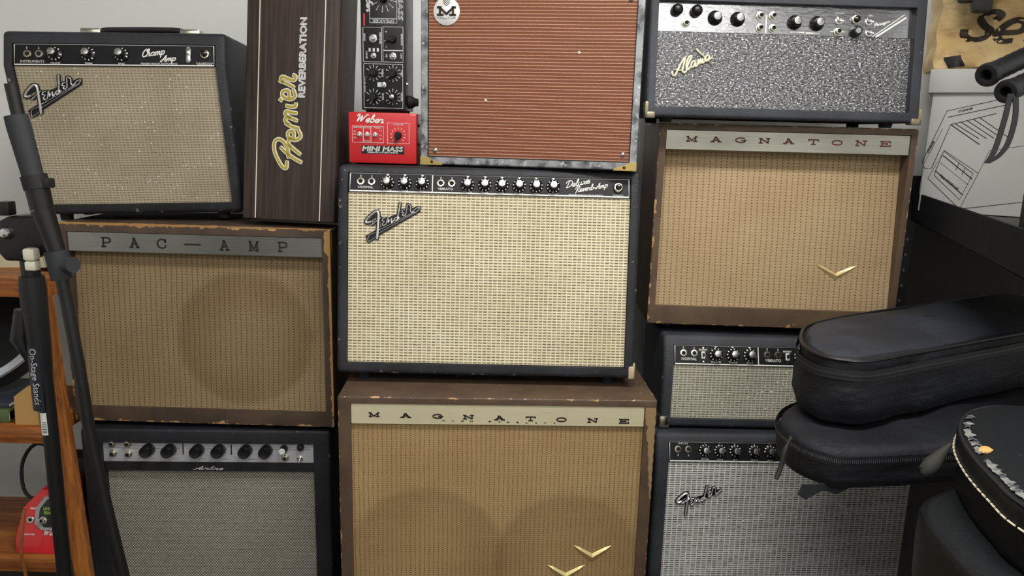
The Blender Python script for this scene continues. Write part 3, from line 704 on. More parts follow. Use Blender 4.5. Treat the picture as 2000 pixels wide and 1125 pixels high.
# ------------------------------------------------------------------ black head with sparkling front, top right
SPK = Mat('sparkle_vinyl', '2e2d31', .35, spec=.6)
x, y, z = SPK.co(); nz = SPK.noise(1., 3, .7, SPK.vec(x*170, 0., z*300)); vo = SPK.noise(1., vec=SPK.vec(x*300, 3., z*480), kind='ShaderNodeTexVoronoi')
c = SPK.mix(nz.step(.40, .60), '1b1a1e', '77767a'); n2 = SPK.noise(1., 2, .6, SPK.vec(x*200+9., 1., z*380))
c = SPK.mix(n2.step(.575, .65), c, 'e9e9e7')
SPK.color(c); SPK.bump(nz, .6, .001); SPK.rough(nz*.4+.2)
t = R(5.2)
r = root('amplifier_head', (.552, 1.610, .060), 1.9, 'black amplifier head with sparkling dark front and chrome control panel at the top right', 'amplifier', vb=-.030)
bm = bmesh.new(); prof = [(-.02, -.02*math.tan(t)), (.245, .245*math.tan(t))]
shell(bm, -.2855, .290, -.02, .245, .23, -.2675, .2668, .001, .2125, prof, .030, .007)
mk('cabinet', bm, tolex('black_vinyl_topright', '303339', '3d4148', (-.2855, .29, -.02, .245, t), .0), r, smooth=50)
M1 = T(0, .016, 0) @ RX(-t)
bm = bmesh.new(); plane_grid(bm, -.2675, .2668, .0015, .1535); mk('grille_cloth', bm, SPK.m, r, M1, smooth=0)
CHP = Mat('mirror_panel', 'a4a5a9', .16, 1.)
x, y, z = CHP.co(); g = CHP.noise(1., 4, .6, CHP.vec(x*45, 0., z*160)); CHP.bump(g, .22, .002); CHP.rough(CHP.noise(9, 3)*.2+.08)
Mp = T(0, .015+.1535*math.sin(t), .1535*math.cos(t)) @ RX(-t)
bm = bmesh.new(); box(bm, -.2675, .2668, 0, .003, 0, .060); p = mk('control_panel', bm, CHP.m, r, Mp, smooth=0)
bm = bmesh.new()
for a, b, zz, wd in ((-.235, -.222, .017, .0014), (-.193, -.17, .0155, .0014), (-.145, -.122, .0075, .0022), (-.119, -.095, .007, .0022), (.012, .04, .005, .0028), (.044, .073, .0045, .0028), (.095, .104, .009, .0015), (.118, .124, .009, .0015)):
    ribbon(bm, [(a, zz), (b, zz)], wd, .0003, .0003, smooth=0)
ribbon(bm, [(-.0405, .002), (-.0405, .037)], .0028, .0003, .0003, smooth=0)
for s, a, b, w_ in (('VOLUME', .020, .0475, .014), ('TONE', .066, .0475, .014), ('STANDBY', .112, .046, .020), ('REV', .178, .043, .008)): text(bm, s, w_, .003, a, b, bold=.0002)
script(bm, 'Paragon', .186, .0205, .218, .0305, .0032, .0011, shear=.3)
ribbon(bm, [(.192, .001), (.252, .041)], .0035, .0003, .0004, smooth=0); ribbon(bm, [(.184, .001), (.249, .047)], .0016, .0003, .0004, smooth=0)
mk('panel_lettering', bm, WHT, p)
DOME = shared('dome_knob', lambda b: lathe(b, [(.0095, 0), (.0115, .003), (.0118, .008), (.0105, .014), (.006, .0175), (.0005, .0185)], 18), [BLK])
for q in ((-.2277, .0415), (-.1876, .0405)): mk('knob', DOME, None, r, Mp @ T(q[0], 0, q[1]))
for k, q in enumerate(((-.1475, .0285), (-.1006, .0275), (.0185, .0245), (.0652, .0235))): knob(r, Mp, q[0], q[1], 200+31*k, big=True)
for q in ((-.2076, .0165), (-.0538, .036), (-.0275, .0365), (-.0536, .0115), (-.0268, .011), (.1101, .009)): mk('input_jack', JACKL, None, r, Mp @ T(q[0], 0, q[1]))
for q in ((.1115, .031), (.1741, .031), (.176, .0085)): mk('toggle_switch', TOGGLE, None, r, Mp @ T(q[0], 0, q[1]) @ RZ(0) @ Matrix.Scale(1.25, 4))
bm = bmesh.new(); lathe(bm, [(.009, 0), (.009, .006), (.007, .0065), (.0065, .011, 1), (.003, .0135, 1), (.0005, .014, 1)], 16); mk('pilot_lamp', bm, [NUT, JEWEL], r, Mp @ T(.1462, 0, .0335))
bm = bmesh.new(); lathe(bm, [(.0112, 0), (.0112, .008), (.0085, .016), (.0055, .0165), (.0003, .016, 1)], 16); mk('fuse_holder', bm, [BLK, ALU], r, Mp @ T(.147, 0, .0095))
bm = bmesh.new()
def S_(pts): return [(-.2462+a*.0000729, .133-b*.0000729) for a, b in pts]
for pts, wd in (([(215,840),(205,900),(250,950),(310,900),(420,650),(545,440),(520,640),(490,800),(540,860),(600,830)], .0042), ([(280,770),(350,800),(470,800)], .0032),
                ([(600,830),(640,640),(740,400),(660,430),(600,600),(610,760),(660,770),(720,690)], .0040), ([(850,520),(770,560),(730,680),(790,700),(860,560),(860,680),(920,640)], .0038),
                ([(920,640),(940,480),(950,620),(1000,470),(1010,600),(1060,460),(1060,580),(1110,540)], .0038), ([(1180,360),(1120,440),(1150,520),(1230,480),(1230,380),(1170,350)], .0042), ([(1180,500),(1260,470),(1330,410)], .0032), ([(870,200),(960,290),(1120,420),(1340,610)], (.0052, .0016))):
    ribbon(bm, S_(pts), wd, .002, .003, rnd=True)
mk('script_emblem', bm, plain('pale_brass', 'f3ecd0', .4, .15), r, M1, label='pale gold script emblem')
for x0 in (-.290, .268):
    bm = bmesh.new(); s = 1 if x0 < 0 else -1; xe = -.2885 if s > 0 else .293
    box(bm, min(xe, xe+s*.022), max(xe, xe+s*.022), -.005, .02, -.0235, -.010, .003); box(bm, min(xe, xe+s*.008), max(xe, xe+s*.008), -.005, .02, -.0235, .010, .003)
    mk('corner_protector', bm, plain('aged_nickel', 'a59b83', .4, .8), r)
feet(r, -.285, .29, 0, .23, -.02, .010)

# ------------------------------------------------------------------ pearloid cabinet with red-brown cloth
PRL = Mat('grey_pearloid', '6a6d70', .22, spec=.6, coat=.6)
x, y, z = PRL.co(); wv = PRL.noise(26, 6, .65); vv = PRL.noise(1., vec=PRL.vec(x*38+wv*2, y*38+wv, z*38+wv*2), kind='ShaderNodeTexVoronoi'); 
c = PRL.mix((wv*.6+vv*.6).step(.3, .8), '3d4043', '9a9da0'); c = PRL.mix(PRL.noise(75, 4, .6).step(.58, .68)*.7, c, 'd2d4d6'); PRL.color(c)
RC = Mat('red_brown_cloth', '8a5236', .7, spec=.25)
x, y, z = RC.co(); wob = (RC.noise(5, 2)-.5)*.003; row = ((z+wob)/.0066); v = row.frac()
ln = (v-.5).abs().step(.20, .06); th = RC.noise(1., 3, vec=RC.vec(x*420, 0., z*420)); seg_ = RC.noise(1., 2, vec=RC.vec(x*210, 0., row.floor()*3.7))
c = RC.mix(RC.noise(3, 4).step(.35, .65), '7d4a36', '774d36'); c = RC.mix((th-.35)*.9, c, '4f281d'); c = RC.mix(ln*(seg_*.8+.3), c, 'c99a80')
RC.color(c); RC.bump(ln+th*.4, .6, .001)
r = root('speaker_cabinet', (.024, 1.580, -.055), -7.1, 'grey pearloid cabinet with ribbed red-brown cloth at the top centre', 'amplifier', vb=-.0185)
bm = bmesh.new(); shell(bm, -.2250, .2236, -.0145, .345, .125, -.2105, .2100, .0005, .331, [(-.0145, 0), (.345, 0)], .006, .003)
mk('cabinet', bm, PRL.m, r, smooth=50)
bm = bmesh.new(); plane_grid(bm, -.2105, .21, .0005, .331); mk('grille_cloth', bm, RC.m, r, T(0, .0045, 0), smooth=0)
bm = bmesh.new(); ribbon(bm, [(-.2095, .0015), (.209, .0015), (.209, .33), (-.2095, .33), (-.2095, .0015)], .0022, .0, .0015, smooth=0); mk('cloth_piping', bm, BLK, r, T(0, .0045, 0))
for q in ((-.1949, .0145), (.1951, .0165), (-.1949, .316), (.1951, .316)): mk('screw', SCREW, None, r, T(q[0], .0045, q[1]))
for q in ((-.0894, .1177), (.098, .2144)): mk('cap_glint', shared('cap_glint', lambda b: lathe(b, [(.0035, 0), (.003, .0008), (.0005, .0014)], 10), [plain('pale_cap_glint', 'e6dcc8', .2, .8)]), None, r, T(q[0], .0045, q[1]))  # raised pale dots stand in for light glinting off the speaker dust caps
bm = bmesh.new(); lathe(bm, [(.0272, 0), (.0272, .0012), (.0262, .0020), (.0003, .0021)], 40); bd = mk('round_badge', bm, plain('badge_white', 'e4e4e2', .25, .2), r, T(-.1723, .004, .291), label='round white badge with a dark letter M')
bm = bmesh.new(); slab(bm, 'M', 0, .0005, .037, .0145, .0046, .0022, .0006)
for k in range(3): ribbon(bm, [(-.007, .0175+.0042*k), (0, .0105+.0042*k), (.007, .0175+.0042*k)], .0015, .0022, .0005, smooth=0)
for i, ch in enumerate('MAGNATONE'): text(bm, ch, .0032, .0034, -.0168+.0042*i, -.0125-.0004*(4-abs(i-4)), out=.0024)
mk('badge_lettering', bm, DARKINK, bd)
for s in (-1, 1):
    xe = -.2258 if s < 0 else .2244; bm = bmesh.new()
    q = [(0, 0), (.047, 0), (.044, .004), (.030, .009), (.022, .0105), (.016, .016), (.0, .0165)]
    a = [bm.verts.new((xe-s*u if s > 0 else xe+u, -.0012, -.0152+v)) for u, v in q]; b = [bm.verts.new((v.co.x, .0015, v.co.z)) for v in a]
    bm.faces.new(a); 
    for k in range(len(a)): bm.faces.new((a[k], a[(k+1) % len(a)], b[(k+1) % len(a)], b[k]))
    box(bm, min(xe, xe-s*.0012), max(xe, xe-s*.0012), -.0012, .04, -.0152, .0013); box(bm, min(xe, xe-s*.047), max(xe, xe-s*.047), -.0012, .03, -.0158, -.0146)
    bmesh.ops.recalc_face_normals(bm, faces=bm.faces)
    c_ = mk('corner_protector', bm, plain('brass_corner', 'd9bf78', .3, .9), r, label='brass corner plate'); 
    bm = bmesh.new(); lathe(bm, [(.0032, 0), (.0024, .0012), (.0004, .0016)], 10, T(xe-s*.025, -.0012, -.0095)); mk('screw', bm, plain('dark_screw', '4a3d20', .4, .8), c_)
feet(r, -.225, .2236, 0, .125, -.0145, .004)

# ------------------------------------------------------------------ small boxes on the centre combo
r = root('attenuator_box', (-.281, 1.620, -.059), .1, 'small red metal attenuator box with white print on the centre combo', 'attenuator', vb=-.0135)
bm = bmesh.new(); box(bm, -.0715, .0715, 0, .11, -.0125, .093, .0025); mk('case', bm, REDP, r)
bm = bmesh.new()
for x in (-.06, .06):
    for y in (.015, .095): lathe(bm, [(.007, 0), (.006, .012)], 10, T(x, y, 0) @ RX(R(90)))
mk('rubber_feet', bm, RUB, r)
bm = bmesh.new()
script(bm, 'Weber', -.0565, .0735, .0005, .0710, .0078, .0021, shear=.3)
def frame(bm, x0, x1, z0, z1, wd=.0009, out=.0003): ribbon(bm, [(x0, z0), (x1, z0), (x1, z1), (x0, z1), (x0, z0)], wd, out, .0003, smooth=0)
frame(bm, -.0635, .0022, .0305, .064); frame(bm, .0105, .056, .030, .072); ribbon(bm, [(-.0405, .0305), (-.0405, .064)], .0009, .0003, .0003, smooth=0); ribbon(bm, [(-.0245, .0305), (-.0245, .064)], .0009, .0003, .0003, smooth=0)
for s, a, b, w_ in (('SPEAKER', -.052, .0610, .018), ('RANGE', -.0325, .0610, .012), ('TREBLE', -.011, .0610, .014), ('BOOST', -.0325, .034, .012), ('VOLUME', .033, .0690, .02), ('OFF', -.0585, .053, .006), ('BYP', -.0585, .047, .006), ('ON', -.0585, .040, .005), ('+4', -.004, .055, .005), ('+2', -.004, .046, .005), ('OFF', -.004, .038, .005)): text(bm, s, w_, .0026, a, b, bold=.00012)
for k in range(11):
    a = R(225-27*k); ribbon(bm, [(.033+.0125*math.cos(a), .047+.0125*math.sin(a)), (.033+.0165*math.cos(a), .047+.0165*math.sin(a))], .0009, .0003, .0003, smooth=0)
mk('front_lettering', bm, WHT, r)
bm = bmesh.new(); box(bm, -.0445, .0455, -.0008, 0, .0075, .0245); tb = mk('title_panel', bm, BLK, r, smooth=0)
bm = bmesh.new(); text(bm, 'MINI MASS', .084, .0095, .0005, .0180, out=.0011, shear=.2, bold=.0007); text(bm, 'SPEAKER ATTENUATOR', .065, .0028, .0005, .0103, out=.0011, bold=.0002); mk('title_lettering', bm, WHT, tb)
for x in (-.0484, -.0325, -.0156): mk('toggle_switch', TOGGLE, None, r, T(x, 0, .047) @ Matrix.Scale(.85, 4))
mk('knob', CHICK, None, r, T(.033, 0, .047) @ RY(R(200)) @ Matrix.Scale(.95, 4))
for zz in (.028, .068):
    bm = bmesh.new(); lathe(bm, [(.004, 0), (.003, .003)], 10, T(.0715, .03, zz) @ RZ(R(90))); mk('side_screw', bm, BLKM, r)

r = root('attenuator_box', (-.280, 1.630, .040), -2.3, 'tall black metal attenuator box standing on end on the red box', 'attenuator', vb=-.006)
bm = bmesh.new(); box(bm, -.0465, .0455, 0, .10, -.001, .300, .002); mk('case', bm, plain('black_enamel', '131316', .35), r)
bm = bmesh.new(); box(bm, -.04, .04, .01, .09, -.006, 0, .001); mk('rubber_feet', bm, RUB, r)
bm = bmesh.new()
frame(bm, -.0412, .0409, .0035, .0925, .0012); frame(bm, -.0417, -.003, .0965, .165, .0012); frame(bm, .0, .0416, .0968, .1195, .0011); frame(bm, .0, .0416, .1205, .1665, .0012)
frame(bm, -.027, .029, .174, .245, .0011); ribbon(bm, [(-.027, .1825), (.029, .1825)], .0009, .0003, .0003, smooth=0)
text(bm, 'SPEAKER', .046, .0062, .001, .178, rot=math.pi, bold=.0003)
script(bm, 'Weber', -.0335, .245, -.0335, .197, .0062, .0018); text(bm, 'MASS', .05, .0095, .0368, .205, rot=-math.pi/2, shear=.2, bold=.0007)
def dial(cx, cz, r0, r1, n=11, a0=-120, span=300):
    for k in range(n):
        a = R(a0-span*k/(n-1)+120+150); q = [(cx+rr*math.cos(a), cz+rr*math.sin(a)) for rr in (r0, r1)]
        ribbon(bm, q, .0009, .0003, .0003, smooth=0); lathe(bm, [(.0013, .0003), (.0012, .0006)], 6, T(q[1][0], 0, q[1][1]))
for cx, cz in ((-.0206, .0742), (.0205, .0736), (-.0210, .0258), (.0198, .0265)): dial(cx, cz, .0105, .0155)
dial(.0013, .222, .015, .026, 12)
for s, a, b, w_ in (('BYPASS', -.0385, .145, .014), ('LINE', -.0345, .110, .014), ('RESPONSE', -.0058, .144, .022), ('8', .0065, .157, .003), ('4', .004, .139, .003), ('16', .007, .127, .004), ('IMPEDANCE', .039, .142, .022), ('HI', .007, .109, .005), ('LOW', .038, .109, .010), ('LINE OUT', -.0395, .05, .03), ('TREBLE', -.0015, .075, .016), ('MID', .0385, .074, .012), ('BASS', -.001, .0265, .013), ('LEVEL', .0385, .0265, .018)): text(bm, s, w_, .0034, a, b, rot=-math.pi/2, bold=.0003)
for k in range(3): box(bm, -.028+.0085*k-.0022, -.028+.0085*k+.0022, -.0006, 0, .117, .124)
box(bm, -.0125, -.003, -.0006, 0, .0465, .0555)
mk('front_lettering', bm, SILV, r)
bm = bmesh.new(); box(bm, -.0405, -.037, -.0006, 0, .168, .192); mk('red_stripe', bm, REDP, r)
for cx, cz, a in ((-.0206, .0742, 250), (.0205, .0736, 215), (-.0210, .0258, 185), (.0205, .1425, 250), (.0013, .222, 20)): mk('knob', CHICK, None, r, T(cx, 0, cz) @ RY(R(a)))
k = mk('knob', CHICK, None, r, T(.0198, 0, .0265) @ RY(R(150)))
bm = bmesh.new(); lathe(bm, [(.005, .0125), (.005, .015), (.003, .0158), (.0003, .016)], 14); mk('knob_cap', bm, CHR, k)
for cx, cz, s_ in ((-.0205, .1433, 1.35), (.0206, .1086, 1.2), (-.0202, .1090, .95), (.0006, .0503, .95)): mk('toggle_switch', TOGGLE, None, r, T(cx, 0, cz) @ Matrix.Scale(s_, 4))
bm = bmesh.new(); lathe(bm, [(.014, 0), (.014, .006), (.009, .014), (.008, .02)], 14, T(.0455, .045, .018) @ RZ(R(90))); mk('side_socket', bm, BLKM, r)
bm = bmesh.new(); lathe(bm, [(.004, 0), (.003, .003)], 10, T(.0455, .02, .054) @ RZ(R(90))); mk('side_screw', bm, CHR, r)

# ------------------------------------------------------------------ reverb unit standing on end
WG = Mat('dark_walnut_vinyl', '3a302b', .5, spec=.35)
x, y, z = WG.co(); gr = WG.noise(1., 5, .6, WG.vec(x*140, y*140, z*5)); WG.color(WG.mix(gr.step(.3, .72), '2f2723', '4a3e38')); WG.bump(gr, .2, .0008)
r = root('reverb_unit', (-.497, 1.650, -.202), -11.8, 'tall dark brown wood-grain reverb unit standing on end on the left cabinet', 'reverb unit', rx=-7)
bm = bmesh.new(); box(bm, -.1095, .1095, 0, .09, 0, .57, .004); mk('case', bm, WG.m, r)
bm = bmesh.new()
for x in (-.0775, .0758): ribbon(bm, [(x, .003), (x, .567)], .0020, .0001, .0006, smooth=0)
mk('pin_stripe', bm, IVORY, r)
bm = bmesh.new(); text(bm, 'REVERBERATION', .167, .0150, .0262, .3505, out=.0012, rot=math.pi/2, bold=.0011); mk('block_lettering', bm, plain('white_letters', 'f0f0ec', .45), r)
ba = bmesh.new(); bb = bmesh.new()
P = [([(160,922),(195,955),(245,990),(288,1012)], 1), ([(200,1010),(196,1052),(165,1035),(125,960),(118,900),(140,872),(175,885),(203,935),(208,985)], 1),
     ([(210,905),(245,935),(280,962)], 1), ([(222,925),(205,890),(212,868),(228,862)], 1), ([(240,868),(234,818),(204,826),(206,856),(246,874),(280,852),(266,812)], 1),
     ([(265,800),(225,790),(186,770)], 1), ([(205,775),(182,752),(195,732),(230,742),(255,752)], 1), ([(215,735),(182,712),(192,695),(225,702),(252,705)], 1),
     ([(186,660),(215,665),(242,664),(246,645)], 1), ([(147,618),(158,628)], 1), ([(205,612),(198,566),(162,574),(166,602),(206,620),(240,600),(228,560)], 1),
     ([(232,545),(185,520),(142,505)], 1), ([(165,515),(150,490),(165,480),(200,495),(232,500),(240,478),(225,468)], 1)]
for pts, k in P:
    q = [(-.0385+(a-110)*.000384, .1105+(1062-b)*.000342) for a, b in pts]
    ribbon(ba, q, .0092, .0004, .0016, smooth=5); ribbon(bb, q, .0048, .0018, .0008, smooth=5)
e_ = mk('script_emblem', ba, plain('cream_enamel', 'e2e0cf', .4), r, label='cream-edged gold script emblem'); mk('script_inlay', bb, plain('gold_enamel', 'b9a544', .35, .3), e_)

# ------------------------------------------------------------------ wooden shelf on the left
def wood(name, c1, c2, axis, rough=.4):
    M = Mat(name, c1, rough, spec=.4); x, y, z = M.co()
    k = [150, 150, 150]; k[axis] = 6
    w_ = M.noise(4, 3); v = M.vec(x*k[0]+w_*9, y*k[1]+w_*9, z*k[2]); g = M.noise(1., 5, .65, v); g2 = M.noise(.35, 3, .5, v)
    M.color(M.mix((g*.5+g2*.5).step(.36, .62), c2, c1)); M.bump(g, .15, .0006); return M.m
WV = wood('oak_upright', 'a8682f', '6b3a16', 2); WH = wood('oak_board', '9a5f2c', '69391a', 0)
r = root('wooden_shelf', (-1.25, 1.53, FLOOR), 0, 'oak shelf unit with a slanting front upright at the left edge', 'shelf')
def prism(bm, quad, y0, y1):
    a = [bm.verts.new((x, y0, z)) for x, z in quad]; b = [bm.verts.new((x, y1, z)) for x, z in quad]
    bm.faces.new(a); bm.faces.new(b[::-1])
    for k in range(len(a)): bm.faces.new((a[k], b[k], b[(k+1) % len(a)], a[(k+1) % len(a)]))
    bmesh.ops.recalc_face_normals(bm, faces=bm.faces)
bm = bmesh.new(); prism(bm, [(.293, 0), (.330, 0), (.2885, -.352-FLOOR), (.258, -.352-FLOOR)], -.008, .010); mk('upright', bm, WV, r)
bm = bmesh.new(); prism(bm, [(-.62, 0), (-.58, 0), (-.58, -.352-FLOOR), (-.62, -.352-FLOOR)], -.012, .05); mk('upright', bm, WV, r)
for x in (-.60, .225):
    bm = bmesh.new(); box(bm, x-.012, x+.012, .25, .28, 0, -.33-FLOOR, .002); mk('upright', bm, WV, r)
for zt, th, x1 in ((-.318, .042, .29), (-.653, .036, .246), (-.962, .036, .246)):
    bm = bmesh.new(); box(bm, -.62, x1, -.014 if zt > -.4 else .0, .28 if zt < -.4 else .06, zt-th-FLOOR, zt-FLOOR, .003)
    if zt > -.4: box(bm, -.62, .20, .06, .28, zt-th-FLOOR, zt-FLOOR, .003)
    mk('shelf_board', bm, WH, r)

# things on the wooden shelf
r = root('drum_pad', (-1.222, 1.575, -.588), 0, 'round black drum pad with pale grey rim on the middle shelf board', 'drum', rx=-45)
bm = bmesh.new(); Mz = T(0, 0, .15); lathe(bm, [(.132, -.05), (.137, -.045), (.137, .008), (.134, .010)], 48, Mz); mk('drum_body', bm, plain('drum_shell', '2a2b2e', .5), r)
bm = bmesh.new(); lathe(bm, [(.137, 0), (.147, .001), (.148, .009), (.144, .014), (.134, .0145), (.131, .011)], 48, Mz); mk('drum_rim', bm, plain('rim_grey', 'b4bac2', .35, .1), r)
bm = bmesh.new(); lathe(bm, [(.132, .008), (.132, .0125), (.0003, .0127)], 48, Mz); mk('drum_head', bm, plain('head_black', '17181b', .55), r)
bm = bmesh.new(); box(bm, -.09, .10, 0, .20, 0, .030, .004); box(bm, -.085, .10, .003, .197, .006, .024, 0, 1)
o = mk('book', bm, [plain('book_green', '4b5a34', .6), plain('book_paper', 'cfc8b6', .8)]); o.location = (-1.195, 1.555, -.653+ZO); setp(o, 'green book lying under the round drum pad', 'book')
bm = bmesh.new(); box(bm, -.09, .09, 0, .17, 0, .012, .002); box(bm, -.085, .0905, .003, .167, .003, .009, 0, 1)
o = mk('book', bm, [plain('book_blue', '2a2f3a', .6), plain('book_paper2', 'c4c0b2', .8)]); o.location = (-1.19, 1.565, -.6225+ZO); setp(o, 'dark blue book lying on the green book', 'book')
bm = bmesh.new(); prism(bm, [(0, 0), (.052, 0), (.052, .088), (.035, .088), (.003, .064)], 0, .10)
o = mk('cardboard_box', bm, plain('cardboard', 'b08a52', .8), smooth=0); o.location = (-1.078, 1.55, -.653+ZO); setp(o, 'small tan cardboard box with a cut corner on the middle shelf board', 'box')
bm = bmesh.new()
bmesh.ops.create_icosphere(bm, subdivisions=4, radius=1)
for v in bm.verts:
    d = noise.noise(v.co*2.3)*.25+noise.noise(v.co*6)*.12; v.co = v.co*(1+d); v.co = Vector((v.co.x*.05, v.co.y*.035, max(v.co.z, -.75)*.022+.0165))
o = mk('plastic_bag', bm, plain('clear_plastic', '7d8386', .25), smooth=0); o.location = (-1.185, 1.585, -.653+ZO); o.location.x = -1.37; setp(o, 'crumpled grey plastic bag at the left end of the middle board', 'bag')
bm = bmesh.new(); box(bm, 0, .075, 0, .05, 0, .095, .004); o = mk('power_adapter', bm, BLKM); o.location = (-1.095, 1.70, -.962+ZO+.07); setp(o, 'black power adapter behind the red pedal', 'adapter')
bm = bmesh.new(); box(bm, -.02, .10, 0, .12, 0, .0695, .005); o = mk('effect_pedal', bm, plain('dark_pedal', '1b1d22', .5)); o.location = (-1.11, 1.68, -.962+ZO); setp(o, 'dark pedal box under the black power adapter', 'pedal')
bm = bmesh.new(); tube(bm, [(-1.06, 1.69, -.79), (-1.12, 1.68, -.755), (-1.155, 1.67, -.80), (-1.15, 1.66, -.87), (-1.11, 1.66, -.893), (-1.08, 1.67, -.885)], .0042, 8, smooth=6)
o = mk('cable', bm, BLKM); o.location.z = ZO; setp(o, 'black cable looped beside the power adapter', 'cable')
r = root('effect_pedal', (-1.02, 1.545, -.962), 0, 'red multi-effect pedal with grey tuner window on the lower shelf board', 'pedal')
bm = bmesh.new()
sec = [(-.088, 0), (-.093, .03), (-.083, .095), (-.045, .135), (.004, .135), (.004, 0)]
a = [bm.verts.new((x, 0+z*.35, z)) for x, z in sec]; b = [bm.verts.new((x, .13, z*1.02)) for x, z in sec]
bm.faces.new(a); bm.faces.new(b[::-1])
for k in range(6): bm.faces.new((a[k], b[k], b[(k+1) % 6], a[(k+1) % 6]))
bmesh.ops.recalc_face_normals(bm, faces=bm.faces)
bmesh.ops.bevel(bm, geom=list(bm.edges), offset=.004, segments=2, profile=.5, affect='EDGES'); mk('case', bm, REDP, r, smooth=30)
Mf = RX(-math.atan(.35))
def oct_(s, cx, cz): return [(cx+s*a, cz+s*b) for a, b in ((-.05, -.022), (-.034, -.036), (-.006, -.036), (.001, -.026), (.001, .028), (-.006, .038), (-.032, .038), (-.05, .012))]
bm = bmesh.new(); q = oct_(1, .0, .090); a = [bm.verts.new((x, -.004, z)) for x, z in q]; b = [bm.verts.new((x, .002, z)) for x, z in q]; bm.faces.new(a)
for k in range(8): bm.faces.new((a[k], a[(k+1) % 8], b[(k+1) % 8], b[k]))
mk('display_bezel', bm, plain('bezel_grey', '8d9093', .4), r, Mf, smooth=0)
bm = bmesh.new(); bm.faces.new([bm.verts.new((x, -.0045, z)) for x, z in oct_(.84, .001, .090)]); ds = mk('display_panel', bm, plain('display_black', '121417', .3), r, Mf, smooth=0)
bm = bmesh.new(); text(bm, 'LINE', .017, .006, -.024, .101, out=.005, bold=.0006); text(bm, 'PEDAL', .017, .006, -.022, .092, out=.005, bold=.0006); mk('display_lettering', bm, plain('lime_print', '8fae4a', .5), ds)
for x in (-.030,): mk('jack_socket', JACKL, None, r, Mf @ T(x, -.0045, .075))
mk('jack_socket', JACK, None, r, Mf @ T(-.062, 0, .075))
bm = bmesh.new(); text(bm, 'INPUT 1', .015, .004, -.057, .100, bold=.0003); text(bm, 'TRANSDUCER', .034, .003, -.066, .043, bold=.0002); mk('front_lettering', bm, WHT, r, Mf)
bm = bmesh.new(); script(bm, 'Weber', -.030, .042, .010, .042, .0055, .0015); mk('script_lettering', bm, SILV, r, Mf)
bm = bmesh.new(); tube(bm, [(-1.062, 1.525, -.84), (-1.068, 1.515, -.90), (-1.071, 1.512, -.945), (-1.069, 1.515, -1.0), (-1.06, 1.51, -1.08), (-1.05, 1.50, -1.19)], .0036, 8, smooth=6)
o = mk('copper_cable', bm, plain('copper_cable', 'a8683c', .35, .5)); o.location.z = ZO; setp(o, 'copper-coloured cable hanging over the front of the red pedal', 'cable')
bm = bmesh.new(); tube(bm, [(-.985, 1.49, -1.0), (-.975, 1.49, -.975), (-.968, 1.49, -.985), (-.97, 1.49, -1.02), (-.985, 1.49, -1.06), (-1.0, 1.49, -1.12), (-.99, 1.49, -1.195)], .006, 8, smooth=6)
o = mk('gold_cable', bm, plain('gold_cable', 'b99a63', .3, .5)); o.location.z = ZO; setp(o, 'pale gold cable curled beside the oak upright', 'cable')
r = root('mixer', (-1.13, 1.62, -.318), 8, 'cream mixer box on the top shelf board at the left edge', 'mixer')
bm = bmesh.new(); prism(bm, [(-.13, 0), (.10, 0), (.083, .075), (-.13, .075)], 0, .16); mk('case', bm, plain('cream_box', 'b5ad92', .6), r, smooth=0)
mk('screw', SCREW, None, r, T(.072, 0, .042)); mk('screw', SCREW, None, r, T(.065, 0, .06))
bm = bmesh.new(); lathe(bm, [(.014, 0), (.014, .018), (.012, .02)], 14, T(.03, .03, .075) @ RX(R(-90))); mk('knob', bm, BLK, r)

# ------------------------------------------------------------------ microphone stand
r = root('microphone_stand', (-.792, 1.22, FLOOR), 0, 'black microphone stand with boom arm in front of the oak shelf', 'microphone stand')
BST = plain('black_steel', '0f0f11', .38); GR = plain('grey_rubber', '26282c', .7)
def W(p): return (p[0]+.792, p[1]-1.22, p[2]-FLOOR)
bm = bmesh.new(); tube(bm, [W((-.792, 1.22, -1.08)), W((-.789, 1.22, -.47)), W((-.791, 1.22, -.26))], .0125, 16); mk('lower_tube', bm, BST, r)
bm = bmesh.new(); tube(bm, [W(q) for q in ((-.7925, 1.22, -.47), (-.7935, 1.22, -.40), (-.794, 1.22, -.275), (-.794, 1.22, -.252))], [.0125, .0175, .0205, .0185], 18); mk('clutch', bm, plain('clutch_black', '121216', .45), r)
bm = bmesh.new(); tube(bm, [W((-.815, 1.22, -.31)), W((-.822, 1.215, -.36)), W((-.81, 1.215, -.395))], [.012, .014, .006], 12); mk('clutch_knob', bm, BST, r)
bm = bmesh.new(); tube(bm, [W((-.794, 1.22, -.26)), W((-.795, 1.22, -.21))], .0145, 16); mk('upper_tube', bm, BST, r)
bm = bmesh.new()
q = [(-.835, -.168), (-.80, -.150), (-.745, -.148), (-.738, -.205), (-.778, -.222), (-.812, -.222), (-.825, -.205)]
a = [bm.verts.new(W((x, 1.185, z))) for x, z in q]; b = [bm.verts.new(W((x, 1.222, z))) for x, z in q]; bm.faces.new(a); bm.faces.new(b[::-1])
for k in range(7): bm.faces.new((a[k], b[k], b[(k+1) % 7], a[(k+1) % 7]))
bmesh.ops.recalc_face_normals(bm, faces=bm.faces); bmesh.ops.bevel(bm, geom=list(bm.edges), offset=.005, segments=3, profile=.5, affect='EDGES'); mk('boom_bracket', bm, BST, r, smooth=30)
bm = bmesh.new(); lathe(bm, [(.010, 0), (.010, .004), (.007, .009), (.0005, .0105)], 16, T(*W((-.803, 1.185, -.176)))); mk('bracket_bolt', bm, CHR, r)
bm = bmesh.new(); box(bm, *[v for p0, p1 in zip(W((-.818, 1.19, -.150)), W((-.800, 1.21, -.128))) for v in (p0, p1)], .002); mk('bracket_stud', bm, BST, r)
B0, B1 = Vector((-.7445, 1.155, .03)), Vector((-.640, 1.150, -.80))
